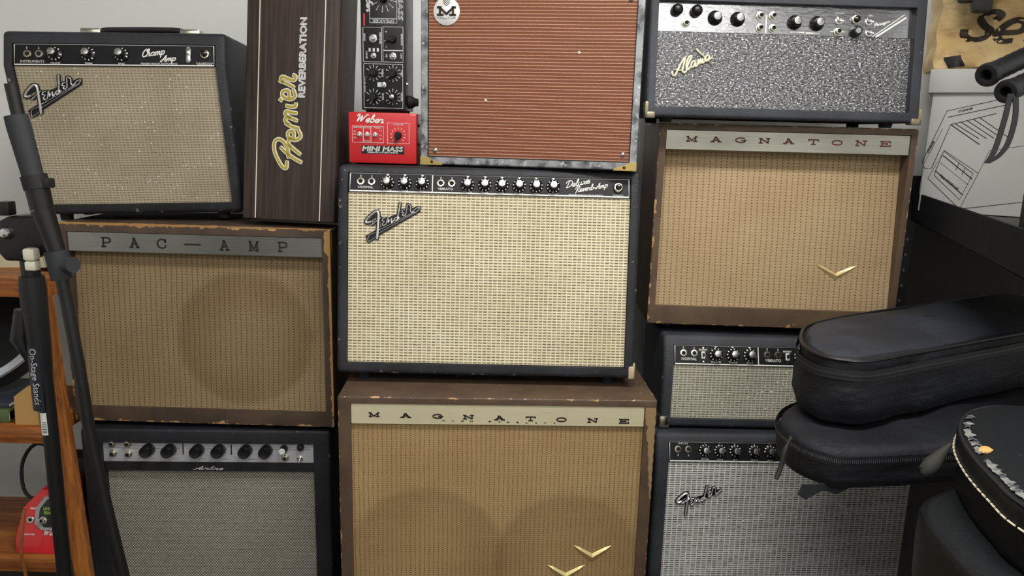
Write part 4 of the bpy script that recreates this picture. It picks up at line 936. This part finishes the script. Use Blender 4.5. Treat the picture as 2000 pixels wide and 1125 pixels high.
bm = bmesh.new(); tube(bm, [W((-.752, 1.155, .052)), W((-.742, 1.155, -.02)), W((-.712, 1.155, -.18)), W((-.690, 1.152, -.37)), W((-.678, 1.152, -.53)), W((-.640, 1.15, -.79))], .0095, 14, smooth=3); mk('boom_tube', bm, BST, r)
bm = bmesh.new(); tube(bm, [W((-.750, 1.155, .006)), W((-.747, 1.155, -.01)), W((-.733, 1.155, -.085))], [.0160, .0168, .0150], 18); mk('boom_grip', bm, GR, r, label='grey rubber grip')
bm = bmesh.new(); tube(bm, [W((-.7325, 1.155, -.082)), W((-.7285, 1.155, -.103))], .0185, 18); box(bm, *[v for p0, p1 in zip(W((-.722, 1.145, -.101)), W((-.706, 1.165, -.086))) for v in (p0, p1)], .002); mk('grip_collar', bm, BLKM, r)
bm = bmesh.new(); tube(bm, [W((-.7285, 1.155, -.103)), W((-.7245, 1.155, -.134))], [.0172, .0165], 18); tube(bm, [W((-.7245, 1.155, -.134)), W((-.708, 1.155, -.20))], [.0165, .0125], 18); mk('boom_sleeve', bm, BLK, r)
bm = bmesh.new(); tube(bm, [W((-.7095, 1.154, -.198)), W((-.7025, 1.154, -.242))], .0165, 18); mk('boom_collar', bm, GR, r)
bm = bmesh.new(); tube(bm, [W((-.695, 1.145, -.218)), W((-.685, 1.14, -.2165))], .005, 10); tube(bm, [W((-.687, 1.14, -.217)), W((-.672, 1.134, -.2155))], [.011, .0125], 14); mk('collar_knob', bm, GR, r)
# printed band and sticker wrapped on the tube
def wrap(bm, z0, z1, a0, a1, rad, n=8):
    V = [[bm.verts.new((.0005+rad*math.sin(R(a)), -rad*math.cos(R(a)), z-FLOOR)) for z in (z0, z1)] for a in [a0+(a1-a0)*k/n for k in range(n+1)]]
    for p0, p1 in zip(V, V[1:]): bm.faces.new((p0[0], p1[0], p1[1], p0[1]))
bm = bmesh.new(); wrap(bm, -.482, -.368, -45, 28, .0190); o_ = mk('label_band', bm, plain('band_blue', '171b26', .4), r, T(-.0015, 0, 0), smooth=60)
bm = bmesh.new()
vs, fs = text_verts('On-Stage Stands'); x0 = min(v.x for v in vs); x1 = max(v.x for v in vs); nv = []
for v in vs:
    t_ = (v.x-x0)/(x1-x0); a = R(-18+36*(v.y/.75)); nv.append(bm.verts.new((.0005+.01925*math.sin(a), -.01925*math.cos(a), -.372-t_*.098-FLOOR)))
for f in fs:
    try: bm.faces.new([nv[i] for i in f])
    except ValueError: pass
mk('band_lettering', bm, SILV, o_, smooth=0)
bm = bmesh.new(); wrap(bm, -.527, -.487, -22, 75, .0131); st_ = mk('sticker', bm, plain('sticker_white', 'd8d8d6', .5), r, smooth=60, label='white barcode sticker')
bm = bmesh.new()
for k in range(7): wrap(bm, -.523+.003*k, -.5215+.003*k-.0004*(k % 2), -12, 20, .01325, 4)
mk('barcode', bm, DARKINK, st_)
for k in range(3):
    a = R(25+120*k); bm = bmesh.new(); tube(bm, [(0, 0, .30), (.30*math.cos(a), .30*math.sin(a), .012)], .009, 10); mk('leg', bm, BST, r)
bm = bmesh.new(); tube(bm, [(0, 0, .12), (0, 0, .31)], .018, 14); mk('leg_hub', bm, BLK, r)
bm = bmesh.new(); box(bm, *[v for p0, p1 in zip(W((-.767, 1.160, -.2165)), W((-.748, 1.178, -.197))) for v in (p0, p1)], .004); box(bm, *[v for p0, p1 in zip(W((-.766, 1.161, -.2325)), W((-.748, 1.177, -.2172))) for v in (p0, p1)], .003)
mk('adapter_clip', bm, plain('cream_plastic', 'dedcc8', .4), r, label='white plastic clip')

# ------------------------------------------------------------------ steel shelf on the right with box, paper bag and poles
STL = plain('dark_steel', '12151b', .75, spec=.2)
r = root('steel_shelf', (.99, 1.88, FLOOR), 0, 'dark steel shelf rack running forward along the right wall', 'shelf')
dx, dy = -.225, -.72; Ld = math.hypot(dx, dy); ang = math.atan2(dy, dx)
def beam(nm, z0, z1, off=0):
    bm = bmesh.new(); box(bm, -.01, Ld+.12, 0+off, .006+off, z0-FLOOR, z1-FLOOR, .001); box(bm, -.01, Ld+.12, off, .03+off, z0-FLOOR, z0+.004-FLOOR); mk(nm, bm, STL, r, RZ(ang), smooth=0)
beam('beam', -.190, -.120)
bm = bmesh.new(); box(bm, 0, Ld+.12, .0065, .42, -.178-FLOOR, -.160-FLOOR); mk('shelf_board', bm, plain('shelf_board_grey', '54504a', .7), r, RZ(ang))
beam('beam', .50, .57)  # upper deck, out of view, added to shade the storage box and paper bag
bm = bmesh.new(); box(bm, 0, Ld+.12, .0065, .42, .512-FLOOR, .530-FLOOR); mk('shelf_board', bm, plain('shade_deck_grey', '54504a', .7), r, RZ(ang))  # board of the added deck, keeps lamp light off the box
bm = bmesh.new(); box(bm, -.012, .022, -.001, .003, 0, 1.12); box(bm, -.034, -.012, -.001, .003, 0, 1.12)
po = mk('post', bm, plain('post_black', '17191c', .5, .3), r, T(.004, .03, 0), smooth=0)
bm = bmesh.new()
for k in range(22):
    for xx in (-.022, .008): lathe(bm, [(.0042, .0), (.0040, .0012)], 10, T(xx, -.001, .96-.04*k))
mk('post_holes', bm, plain('hole_grey', '585b5d', .5), po); bpy.data.objects['post_holes']['kind'] = 'stuff'
bm = bmesh.new(); box(bm, .02, .06, .385, .425, 0, 1.76); mk('post', bm, STL, r, RZ(ang))
bm = bmesh.new(); box(bm, Ld+.07, Ld+.11, .385, .425, 0, 1.76); mk('post', bm, STL, r, RZ(ang))
# dark brown panel filling the area under the shelf
o = None
bm = bmesh.new(); box(bm, -.10, .50, 0, .05, 0, 1.018, .004); o = mk('dark_panel', bm, plain('dark_brown_panel', '2b2420', .7)); o.location = (1.03, 1.97, 0); setp(o, 'dark brown panel filling the area under the steel shelf', 'board')
# white storage box
BXW = plain('white_card', 'c6c6c3', .7)
r = root('storage_box', (1.150, 1.700, -.158), -30, 'white cardboard storage box with line drawing on the steel shelf', 'box')
bm = bmesh.new(); box(bm, -.215, .215, 0, .25, 0, .30, .002); mk('box_body', bm, BXW, r)
bm = bmesh.new(); box(bm, -.226, .226, -.011, .261, .272, .325, .003); mk('box_lid', bm, plain('white_lid', 'cbcbc8', .7), r)
bm = bmesh.new()
def px(a, b): return (-.215+(a-168)*.00047, .272-(b-430)*.00047)
def pl(pts, wd=.0016): ribbon(bm, [px(a, b) for a, b in pts], wd, .0002, .0003, smooth=0)
pl([(238, 515), (470, 455), (500, 470)]); pl([(245, 545), (500, 480)]); pl([(238, 515), (160, 765), (175, 798), (205, 795), (262, 580)]); pl([(262, 580), (445, 525)]); pl([(262, 580), (395, 672)], .002)
pl([(195, 845), (350, 988), (639, 930)], .0018); pl([(195, 845), (250, 705), (408, 810), (350, 988)], .0014); pl([(408, 810), (440, 700), (639, 660)], .0012)
for k in range(5): pl([(280+24*k, 575-8*k), (390+30*k, 645-2*k)], .0016)
pl([(248, 730), (385, 838)], .0022); pl([(248, 708), (385, 812), (345, 942), (220, 828), (248, 708)], .0016); pl([(222, 805), (355, 918)], .0022); pl([(240, 765), (375, 870)], .0008); pl([(320, 765), (310, 800)], .0014); pl([(350, 785), (340, 820)], .0014)
pl([(590, 480), (639, 525)], .002); pl([(170, 770), (230, 600)], .0008)
text(bm, 'STORAGE', .028, .004, *px(315, 510), rot=.28, bold=.0003); text(bm, 'STORAGE', .028, .004, *px(190, 690), rot=1.25, bold=.0003); text(bm, 'FILE STORAGE', .05, .005, *px(290, 860), rot=-.66, bold=.0003)
mk('printed_drawing', bm, DARKINK, r); bpy.data.objects['printed_drawing']['kind'] = 'stuff'
# crumpled paper bag
PB = Mat('kraft_paper', 'c3a472', .7, spec=.25); PB.color(PB.mix(PB.noise(9, 4).step(.3, .7), 'c9aa74', 'e2cb9e')); PB.bump(PB.noise(16, 5, .6), .7, .02)
r = root('paper_bag', (1.105, 1.78, .170), -20, 'crumpled kraft paper bag with dark print on the white storage box', 'bag')
def bagpt(u, v):
    """front of the bag: u across 0..1, v up 0..1 -> point"""
    x = -.145+u*.36; z = v*.26
    d = .044*noise.noise(Vector((u*3.1, v*2.7, 1.3)))+.030*abs(noise.noise(Vector((u*6.5+v*3, v*5.5, 4.)))) + .008*noise.noise(Vector((u*14, v*13, 2.)))
    y = -.03*math.sin(math.pi*min(max(u, 0), 1))*(.4+.6*math.sin(math.pi*min(v*.8+.1, 1))) - d
    x += .012*noise.noise(Vector((v*5, u*2, 7.))); return Vector((x, y, z))
bm = bmesh.new(); nu, nv_ = 40, 30
G = [[bm.verts.new(bagpt(i/nu, j/nv_)) for j in range(nv_+1)] for i in range(nu+1)]
K = [[bm.verts.new(bagpt(i/nu, j/nv_)*1 + Vector((0, .15+.3*(bagpt(i/nu, j/nv_).y*-1)*.6, 0))) for j in range(nv_+1)] for i in range(nu+1)]
for i in range(nu):
    for j in range(nv_):
        bm.faces.new((G[i][j], G[i+1][j], G[i+1][j+1], G[i][j+1])); bm.faces.new((K[i][j], K[i][j+1], K[i+1][j+1], K[i+1][j]))
for j in range(nv_):
    bm.faces.new((G[0][j], G[0][j+1], K[0][j+1], K[0][j])); bm.faces.new((G[-1][j], K[-1][j], K[-1][j+1], G[-1][j+1]))
for i in range(nu): bm.faces.new((G[i][0], K[i][0], K[i+1][0], G[i+1][0])); bm.faces.new((G[i][-1], G[i+1][-1], K[i+1][-1], K[i][-1]))
mk('bag_body', bm, PB.m, r, smooth=60)
def bagstroke(bm, pts, wd, off=.0012):
    P = spline([(a, b, 0) for a, b in pts], 6) if len(pts) > 2 else [Vector((a+(c-a)*t/5, b+(d-b)*t/5, 0)) for (a, b), (c, d) in [pts] for t in range(6)]
    rows = []
    for i, q in enumerate(P):
        d = (P[min(i+1, len(P)-1)]-P[max(i-1, 0)]).normalized(); s = Vector((-d.y, d.x, 0))*wd/2
        rows.append([bm.verts.new(bagpt(*(q+s*k).xy)+Vector((0, -off, 0))) for k in (-1, -.33, .33, 1)])
    for a, b in zip(rows, rows[1:]):
        for k in range(3): bm.faces.new((a[k], a[k+1], b[k+1], b[k]))
bm = bmesh.new()
for pts in ([(.38,.52),(.40,.58),(.36,.62),(.30,.60),(.28,.52),(.33,.44),(.38,.38),(.36,.28),(.28,.26),(.22,.32),(.21,.42)], [(.46,.36),(.58,.40),(.60,.50),(.53,.54),(.46,.46),(.44,.34),(.50,.26),(.58,.28)], [(.70,.62),(.69,.30)], [(.66,.32),(.76,.30)], [(.80,.5),(.80,.3)]): bagstroke(bm, [(.20+(a-.28)*.72+(b-.4)*.15, .36+(b-.45)*.60-(a-.28)*.12) for a, b in pts], .042)
mk('bag_print', bm, plain('bag_ink', '33281f', .7), r)
bm = bmesh.new(); bagstroke(bm, [(.07, .05), (.16, .065)], .10, .002); mk('bag_label', bm, plain('label_black', '17161a', .6), r)
bm = bmesh.new(); box(bm, -.125, -.085, -.075, -.045, .135, .262, .008); box(bm, -.098, -.058, -.085, -.05, .112, .262, .010); mk('bag_handle', bm, plain('handle_dark', '2f2d2a', .6), r, label='dark twisted handle')
# black grips with strap, resting on the shelf stack
for (e0, e1, lab) in (((.776, 1.30, .112), (1.685, 1.826, .464), 'upper black pole with ribbed grip and hollow end beside the paper bag'), ((.803, 1.285, .085), (1.685, 1.805, .407), 'lower black pole with ribbed grip carrying a strap loop')):
    r = root('pole', e0, 0, lab, 'pole'); d = Vector(e1)-Vector(e0); L = d.length; Mo = d.to_track_quat('Y', 'Z').to_matrix().to_4x4()
    bm = bmesh.new(); pr = []
    for k in range(17): pr.append((.0175 if k % 2 == 0 else .0162, -.012-.010*k))
    lathe(bm, [(.0150, 0.), (.0190, -.001), (.0200, -.006), (.0196, -.011)][::-1] and [(.0163, -.182)]+pr[::-1]+[(.0196, -.011), (.0200, -.006), (.0185, -.001), (.0120, 0), (.0095, -.001, 1), (.009, -.02, 1), (.0003, -.021, 1)], 24); mk('grip', bm, [plain('grip_black', '15161a', .5), HOLE], r, Mo)
    bm = bmesh.new(); tube(bm, [(0, .18, 0), (0, L, 0)], .011, 14); mk('shaft', bm, BST, r, Mo)
bm = bmesh.new()
S0 = [(.806, 1.275, .083), (.798, 1.268, .04), (.786, 1.262, -.008), (.775, 1.26, -.030)]; S1 = [(.814, 1.275, .083), (.815, 1.268, .045), (.806, 1.262, .004), (.792, 1.26, -.018), (.775, 1.26, -.030)]
for SS in (S0, S1):
    P = spline(SS, 6); rows = [[bm.verts.new(p+Vector((dx_, dy_, 0))) for dx_, dy_ in ((-.0045, -.001), (.0045, -.001), (.0045, .001), (-.0045, .001))] for p in P]
    for a, b in zip(rows, rows[1:]):
        for k in range(4): bm.faces.new((a[k], a[(k+1) % 4], b[(k+1) % 4], b[k]))
bmesh.ops.recalc_face_normals(bm, faces=bm.faces)
o = mk('strap', bm, plain('strap_black', '1a1a1c', .7)); o.location.z = ZO; setp(o, 'black wrist strap loop hanging from the lower pole', 'strap')
# dark framed board at the right edge
r = root('framed_board', (.826, 1.235, -.160), -55, 'black framed board with cream edge standing on the steel shelf at the right', 'board')
bm = bmesh.new(); box(bm, 0, .24, 0, .012, 0, .125, .002); mk('frame', bm, BLKM, r)
bm = bmesh.new(); box(bm, .012, .019, -.004, 0, .0, .125, .001); mk('edge_strip', bm, plain('cream_strip', 'cdb98a', .5), r)

# ------------------------------------------------------------------ gig bags and hard cases, lower right
NYL = Mat('black_nylon', '14151a', .6, spec=.35); NYL.color(NYL.mix(NYL.noise(6, 4).step(.35, .65), '101117', '191b22')); NYL.bump(NYL.noise(900, 2)*.1+NYL.noise(1., 4, .6, NYL.vec(NYL.co()[0]*9, NYL.co()[1]*9, NYL.co()[2]*18)), .6, .016)
NYT = Mat('grey_nylon', '24262c', .55, spec=.4); NYT.color(NYT.mix(NYT.noise(7, 4).step(.35, .65), '1f2229', '2b2f38')); NYT.bump(NYT.noise(900, 2)*.1+NYT.noise(1., 4, .6, NYT.vec(NYT.co()[0]*7, NYT.co()[1]*16, 0.)), .6, .018)
ZIP = Mat('zip_teeth', '2c2e33', .35, .6); x, y, z = ZIP.co(); ZIP.color(ZIP.mix(((x-y)/.0035).frac().step(.4, .6), '0c0c0e', '6c6f76'))
def rrect(x0, x1, y0, y1, r0, r1, n=10):
    """rounded outline, radius r0 at the x0 end and r1 at the x1 end, anticlockwise"""
    P = []
    for cx, cy, rr, a0 in ((x0+r0, y0+r0, r0, 180), (x1-r1, y0+r1, r1, 270), (x1-r1, y1-r1, r1, 0), (x0+r0, y1-r0, r0, 90)):
        P += [(cx+rr*math.cos(R(a0+90*k/n)), cy+rr*math.sin(R(a0+90*k/n))) for k in range(n+1)]
    out = []
    for a, b in zip(P, P[1:]+P[:1]):
        L = math.hypot(b[0]-a[0], b[1]-a[1]); m_ = max(1, int(L/.02))
        out += [(a[0]+(b[0]-a[0])*k/m_, a[1]+(b[1]-a[1])*k/m_) for k in range(m_)]
    return out
def resample(p):
    return [(v.x, v.y) for v in spline([(a, b, 0) for a, b in p], 6, True)]
def loft(bm, out, secs, wob=0, mi=0, cap_rings=5, dome=.0, seed=0):
    """stack of scaled outlines; secs = (inset, z)"""
    cx = sum(p[0] for p in out)/len(out); cy = sum(p[1] for p in out)/len(out); n = len(out)
    nor = []
    for i in range(n):
        a, b = out[i-1], out[(i+1) % n]; d = Vector((b[0]-a[0], b[1]-a[1])); d.normalize(); nor.append(Vector((d.y, -d.x)))
    def ring(ins, z, w=1): 
        R_ = []
        for (x, y), m_ in zip(out, nor):
            k = wob*w*(noise.noise(Vector((x*9+seed, y*9, z*14)))+.5*noise.noise(Vector((x*25+seed, y*25, z*30))))
            R_.append(bm.verts.new((x-m_.x*(ins-k), y-m_.y*(ins-k), z)))
        return R_
    rows = [ring(*s) for s in secs]
    for a, b in zip(rows, rows[1:]):
        for k in range(n): bm.faces.new((a[k], a[(k+1) % n], b[(k+1) % n], b[k])).material_index = mi
    bm.faces.new(rows[0][::-1]).material_index = mi
    top = rows[-1]; z0 = secs[-1][1]; prev = top
    for q in range(1, cap_rings+1):
        f = 1-q/(cap_rings+.6); cur = []
        for v in top:
            x, y = cx+(v.co.x-cx)*f, cy+(v.co.y-cy)*f
            cur.append(bm.verts.new((x, y, z0+dome*(1-f*f)+wob*1.2*noise.noise(Vector((x*8+seed, y*8, 3.)))*(1-f)*2)))
        for k in range(n): bm.faces.new((prev[k], prev[(k+1) % n], cur[(k+1) % n], cur[k])).material_index = mi+1
        prev = cur
    bm.faces.new(prev).material_index = mi+1
def edge_tube(bm, out, z, rad, ins=0): tube(bm, [(x, y, z) for x, y in out], rad, 6, closed=True)
def band(bm, out, z0, z1, off, mi=0):
    n = len(out); V = []
    for i in range(n):
        a, b = out[i-1], out[(i+1) % n]; d = Vector((b[0]-a[0], b[1]-a[1])); d.normalize()
        V.append([bm.verts.new((out[i][0]+d.y*off, out[i][1]-d.x*off, z)) for z in (z0, z1)])
    for k in range(n): bm.faces.new((V[k][0], V[(k+1) % n][0], V[(k+1) % n][1], V[k][1])).material_index = mi
r = root('gig_bag', (.57, 1.146, -.450), 28.5, 'upper black nylon gig bag with grey top, lying across the lower bag', 'bag')
out = resample([(.0, 0), (-.035, .020), (-.050, .058), (-.022, .115), (.04, .171), (.1, .205), (.2, .222), (.3, .228), (.5, .232), (.74, .235), (.78, .20), (.78, .03), (.75, 0), (.5, 0), (.25, 0), (.1, 0)][::-1])
bm = bmesh.new(); loft(bm, out, [(.010, 0), (.001, .006), (-.001, .03), (-.002, .06), (.0, .095), (.002, .108), (.010, .114)], .008, dome=.006, seed=2); mk('bag_body', bm, [NYL.m, NYT.m], r, smooth=70)
bm = bmesh.new(); edge_tube(bm, [(x, y) for x, y in out], .111, .0032); mk('piping', bm, plain('piping_black', '17181b', .4), r)
bm = bmesh.new(); band(bm, out, .080, .097, .0065); zb_ = mk('zipper_tape', bm, plain('zip_tape', '141519', .6), r, smooth=70)
bm = bmesh.new(); band(bm, out, .0875, .0905, .0075); mk('zipper', bm, plain('zip_dark', '2a2c31', .4), zb_)
r = root('gig_bag', (.50, 1.068, -.523), 9, 'lower black nylon gig bag with silver zip and webbing tab', 'bag')
out2 = resample([(.03, -.003), (-.012, .012), (-.034, .065), (-.016, .149), (.06, .22), (.2, .25), (.45, .255), (.66, .255), (.70, .22), (.70, .03), (.66, 0), (.45, 0), (.2, -.002)][::-1])
bm = bmesh.new(); loft(bm, out2, [(.010, 0), (.001, .005), (-.001, .02), (.0, .045), (.002, .060), (.012, .066)], .006, dome=.0005, seed=9); mk('bag_body', bm, [NYL.m, NYL.m], r, smooth=70)
bm = bmesh.new(); band(bm, out2, .042, .058, .006); zb_ = mk('zipper_tape', bm, plain('zip_tape2', '15161a', .6), r, smooth=70)
bm = bmesh.new(); band(bm, out2, .0475, .0535, .0075); mk('zipper', bm, ZIP.m, zb_)
bm = bmesh.new(); tube(bm, [(-.045, .06, .062), (-.058, .05, .05), (-.066, .045, .02), (-.075, .04, .004)], [.004, .0025, .002, .004], 8, smooth=3); mk('zip_pull', bm, BLKM, r)
bm = bmesh.new(); prism(bm, [(-.052, -.010), (-.046, .006), (.05, .008), (.012, -.012), (-.012, -.004), (-.040, -.018)], .010, .014); mk('webbing_tab', bm, plain('webbing', '1f2327', .6), r)
# hard cases
HC = Mat('black_leatherette', '0d0d10', .5, spec=.3); HC.bump(HC.noise(420, 2)*.5+HC.noise(30, 4)*.5, .4, .0015); HC.color(HC.mix(HC.noise(120, 5, .7).step(.66, .72)*.4, '0b0b0e', '3c3c3e'))
HT = Mat('case_lid_black', '1d1f22', .6, spec=.25); HT.bump(HT.noise(300, 3), .4, .0015); HT.color(HT.mix(HT.noise(70, 5, .7).step(.64, .72)*.5, '121417', '4b4e52'))
cpts = [(.563,.76),(.569,.823),(.587,.904),(.619,.983),(.67,1.050),(.73,1.083),(.80,1.075),(.90,1.03),(.99,.93),(1.02,.80),(.98,.67),(.85,.60),(.68,.60),(.59,.66)][::-1]
out3 = [(v.x, v.y) for v in spline([(a-.78, b-.83, 0) for a, b in cpts], 6, True)]
r = root('instrument_case', (.78, .83, -.463), 0, 'upper black hard case with white stitching and a worn lid edge', 'case')
bm = bmesh.new(); loft(bm, out3, [(.012, 0), (.007, .003), (.006, .010), (.008, .048)], .0015, seed=4); mk('case_body', bm, [HC.m, HC.m], r, smooth=60)
bm = bmesh.new(); loft(bm, out3, [(.004, .046), (.001, .048), (.0, .070), (.002, .0745), (.004, .076), (.004, .078), (.010, .0815)], .0008, dome=.002, seed=6); mk('lid', bm, [HC.m, HT.m], r, smooth=40)
bm = bmesh.new(); edge_tube(bm, [(x*.985, y*.985) for x, y in out3], .0775, .0022); mk('lid_welt', bm, plain('welt', '232427', .4), r)
P = spline([(x, y, 0) for x, y in out3], 3, True); bm = bmesh.new(); acc = 0
for i in range(len(P)):
    a, b = P[i], P[(i+1) % len(P)]; L = (b-a).length; k = 0
    d = (b-a).normalized(); nn = Vector((d.y, -d.x, 0))
    if int(acc/.0045) % 3 != 2: tube(bm, [a+nn*.0012+Vector((0, 0, .0525)), b+nn*.0012+Vector((0, 0, .0525))], .0013, 5)
    acc += L
st = mk('stitching', bm, plain('white_thread', 'd8d2b4', .6), r, label='white stitched seam'); st['kind'] = 'stuff'
WORN = Mat('worn_edge_grey', '6d6f6d', .9); WORN.color(WORN.mix(WORN.noise(90, 4).step(.4, .6), '34363a', '7b7d7a'))
bm = bmesh.new(); rnd = random.Random(11); prev = None
def near(pt): return min(range(len(P)), key=lambda i: (P[i].x-pt[0])**2+(P[i].y-pt[1])**2)
i0, i1 = near((.655-.78, 1.03-.83)), near((.563-.78, .76-.83)); seq = list(range(i0, i1)) if i0 < i1 else list(range(i0, i1, -1))
for i in seq:
    d = (P[(i+1) % len(P)]-P[i-1]).normalized(); nn = Vector((d.y, -d.x, 0)); w_ = .001+.0065*rnd.random()**2.5
    q = P[i]-nn*.013; row = [bm.verts.new(q-nn*w_+Vector((0, 0, .0836))), bm.verts.new(q+Vector((0, 0, .0850))), bm.verts.new(q+nn*(.004+.003*rnd.random())+Vector((0, 0, .0822)))]
    if prev and noise.noise(q*45) > -.12:
        for k in range(2): bm.faces.new((prev[k], prev[k+1], row[k+1], row[k]))
    prev = row
mk('worn_edge', bm, WORN.m, r, label='frayed grey edge of the lid')
bm = bmesh.new(); bmesh.ops.create_icosphere(bm, subdivisions=2, radius=1)
for v in bm.verts: v.co = Vector((v.co.x*.013, v.co.y*.0075, v.co.z*.003))*(1+.25*noise.noise(v.co*2))
mk('bare_patch', bm, plain('bare_patch', 'c79a5c', .8), r, T(.606-.78, .90-.83, .0835) @ RZ(R(40)), label='orange bare patch')
bm = bmesh.new(); tube(bm, [(-.200, .150, .010), (-.196, .152, .014), (-.186, .156, .024), (-.172, .160, .040), (-.160, .163, .052)], [.004, .0105, .0120, .0065, .0025], 12); mk('leather_tab', bm, plain('tab_leather', '2c2a26', .8), r, label='grey worn leather tab')
bm = bmesh.new(); edge_tube(bm, [(x*.94, y*.94) for x, y in out3], .006, .0028); mk('base_welt', bm, HC.m, r)
r = root('instrument_case', (.80, .70, -.563), 0, 'lower black hard case lying under the white-stitched case', 'case')
out4 = [(v.x, v.y) for v in spline([(a-.80, b-.70, 0) for a, b in [(.513,.72),(.518,.829),(.530,.89),(.563,.938),(.66,.99),(.80,1.0),(.98,.97),(1.05,.85),(1.05,.60),(.98,.48),(.80,.44),(.60,.46),(.53,.56)][::-1]], 6, True)]
bm = bmesh.new(); loft(bm, out4, [(.01, 0), (.002, .006), (0, .06), (0, .09), (.003, .096), (.010, .0985)], .001, dome=.001, seed=8); mk('case_body', bm, [HC.m, HT.m], r, smooth=50)
bm = bmesh.new(); edge_tube(bm, [(x*.985, y*.985) for x, y in out4], .094, .0028); mk('lid_welt', bm, HC.m, r)
for nm, lab, x0, x1, y0, y1, zt in (('road_trunk', 'black road trunk on the floor carrying the gig bags', .82, 1.30, 1.19, 1.44, -.5235), ('road_trunk', 'black road trunk on the floor carrying the two hard cases', .60, 1.05, .50, .90, -.5635)):
    r = root(nm, ((x0+x1)/2, (y0+y1)/2, FLOOR), 0, lab, 'trunk'); hx, hy, H = (x1-x0)/2, (y1-y0)/2, zt-FLOOR
    bm = bmesh.new(); box(bm, -hx+.004, hx-.004, -hy+.004, hy-.004, 0, H-.003, .004); mk('trunk_body', bm, BLKM, r)
    bm = bmesh.new(); box(bm, -hx, hx, -hy, hy, H-.03, H, .004); mk('trunk_lid', bm, BLK, r)
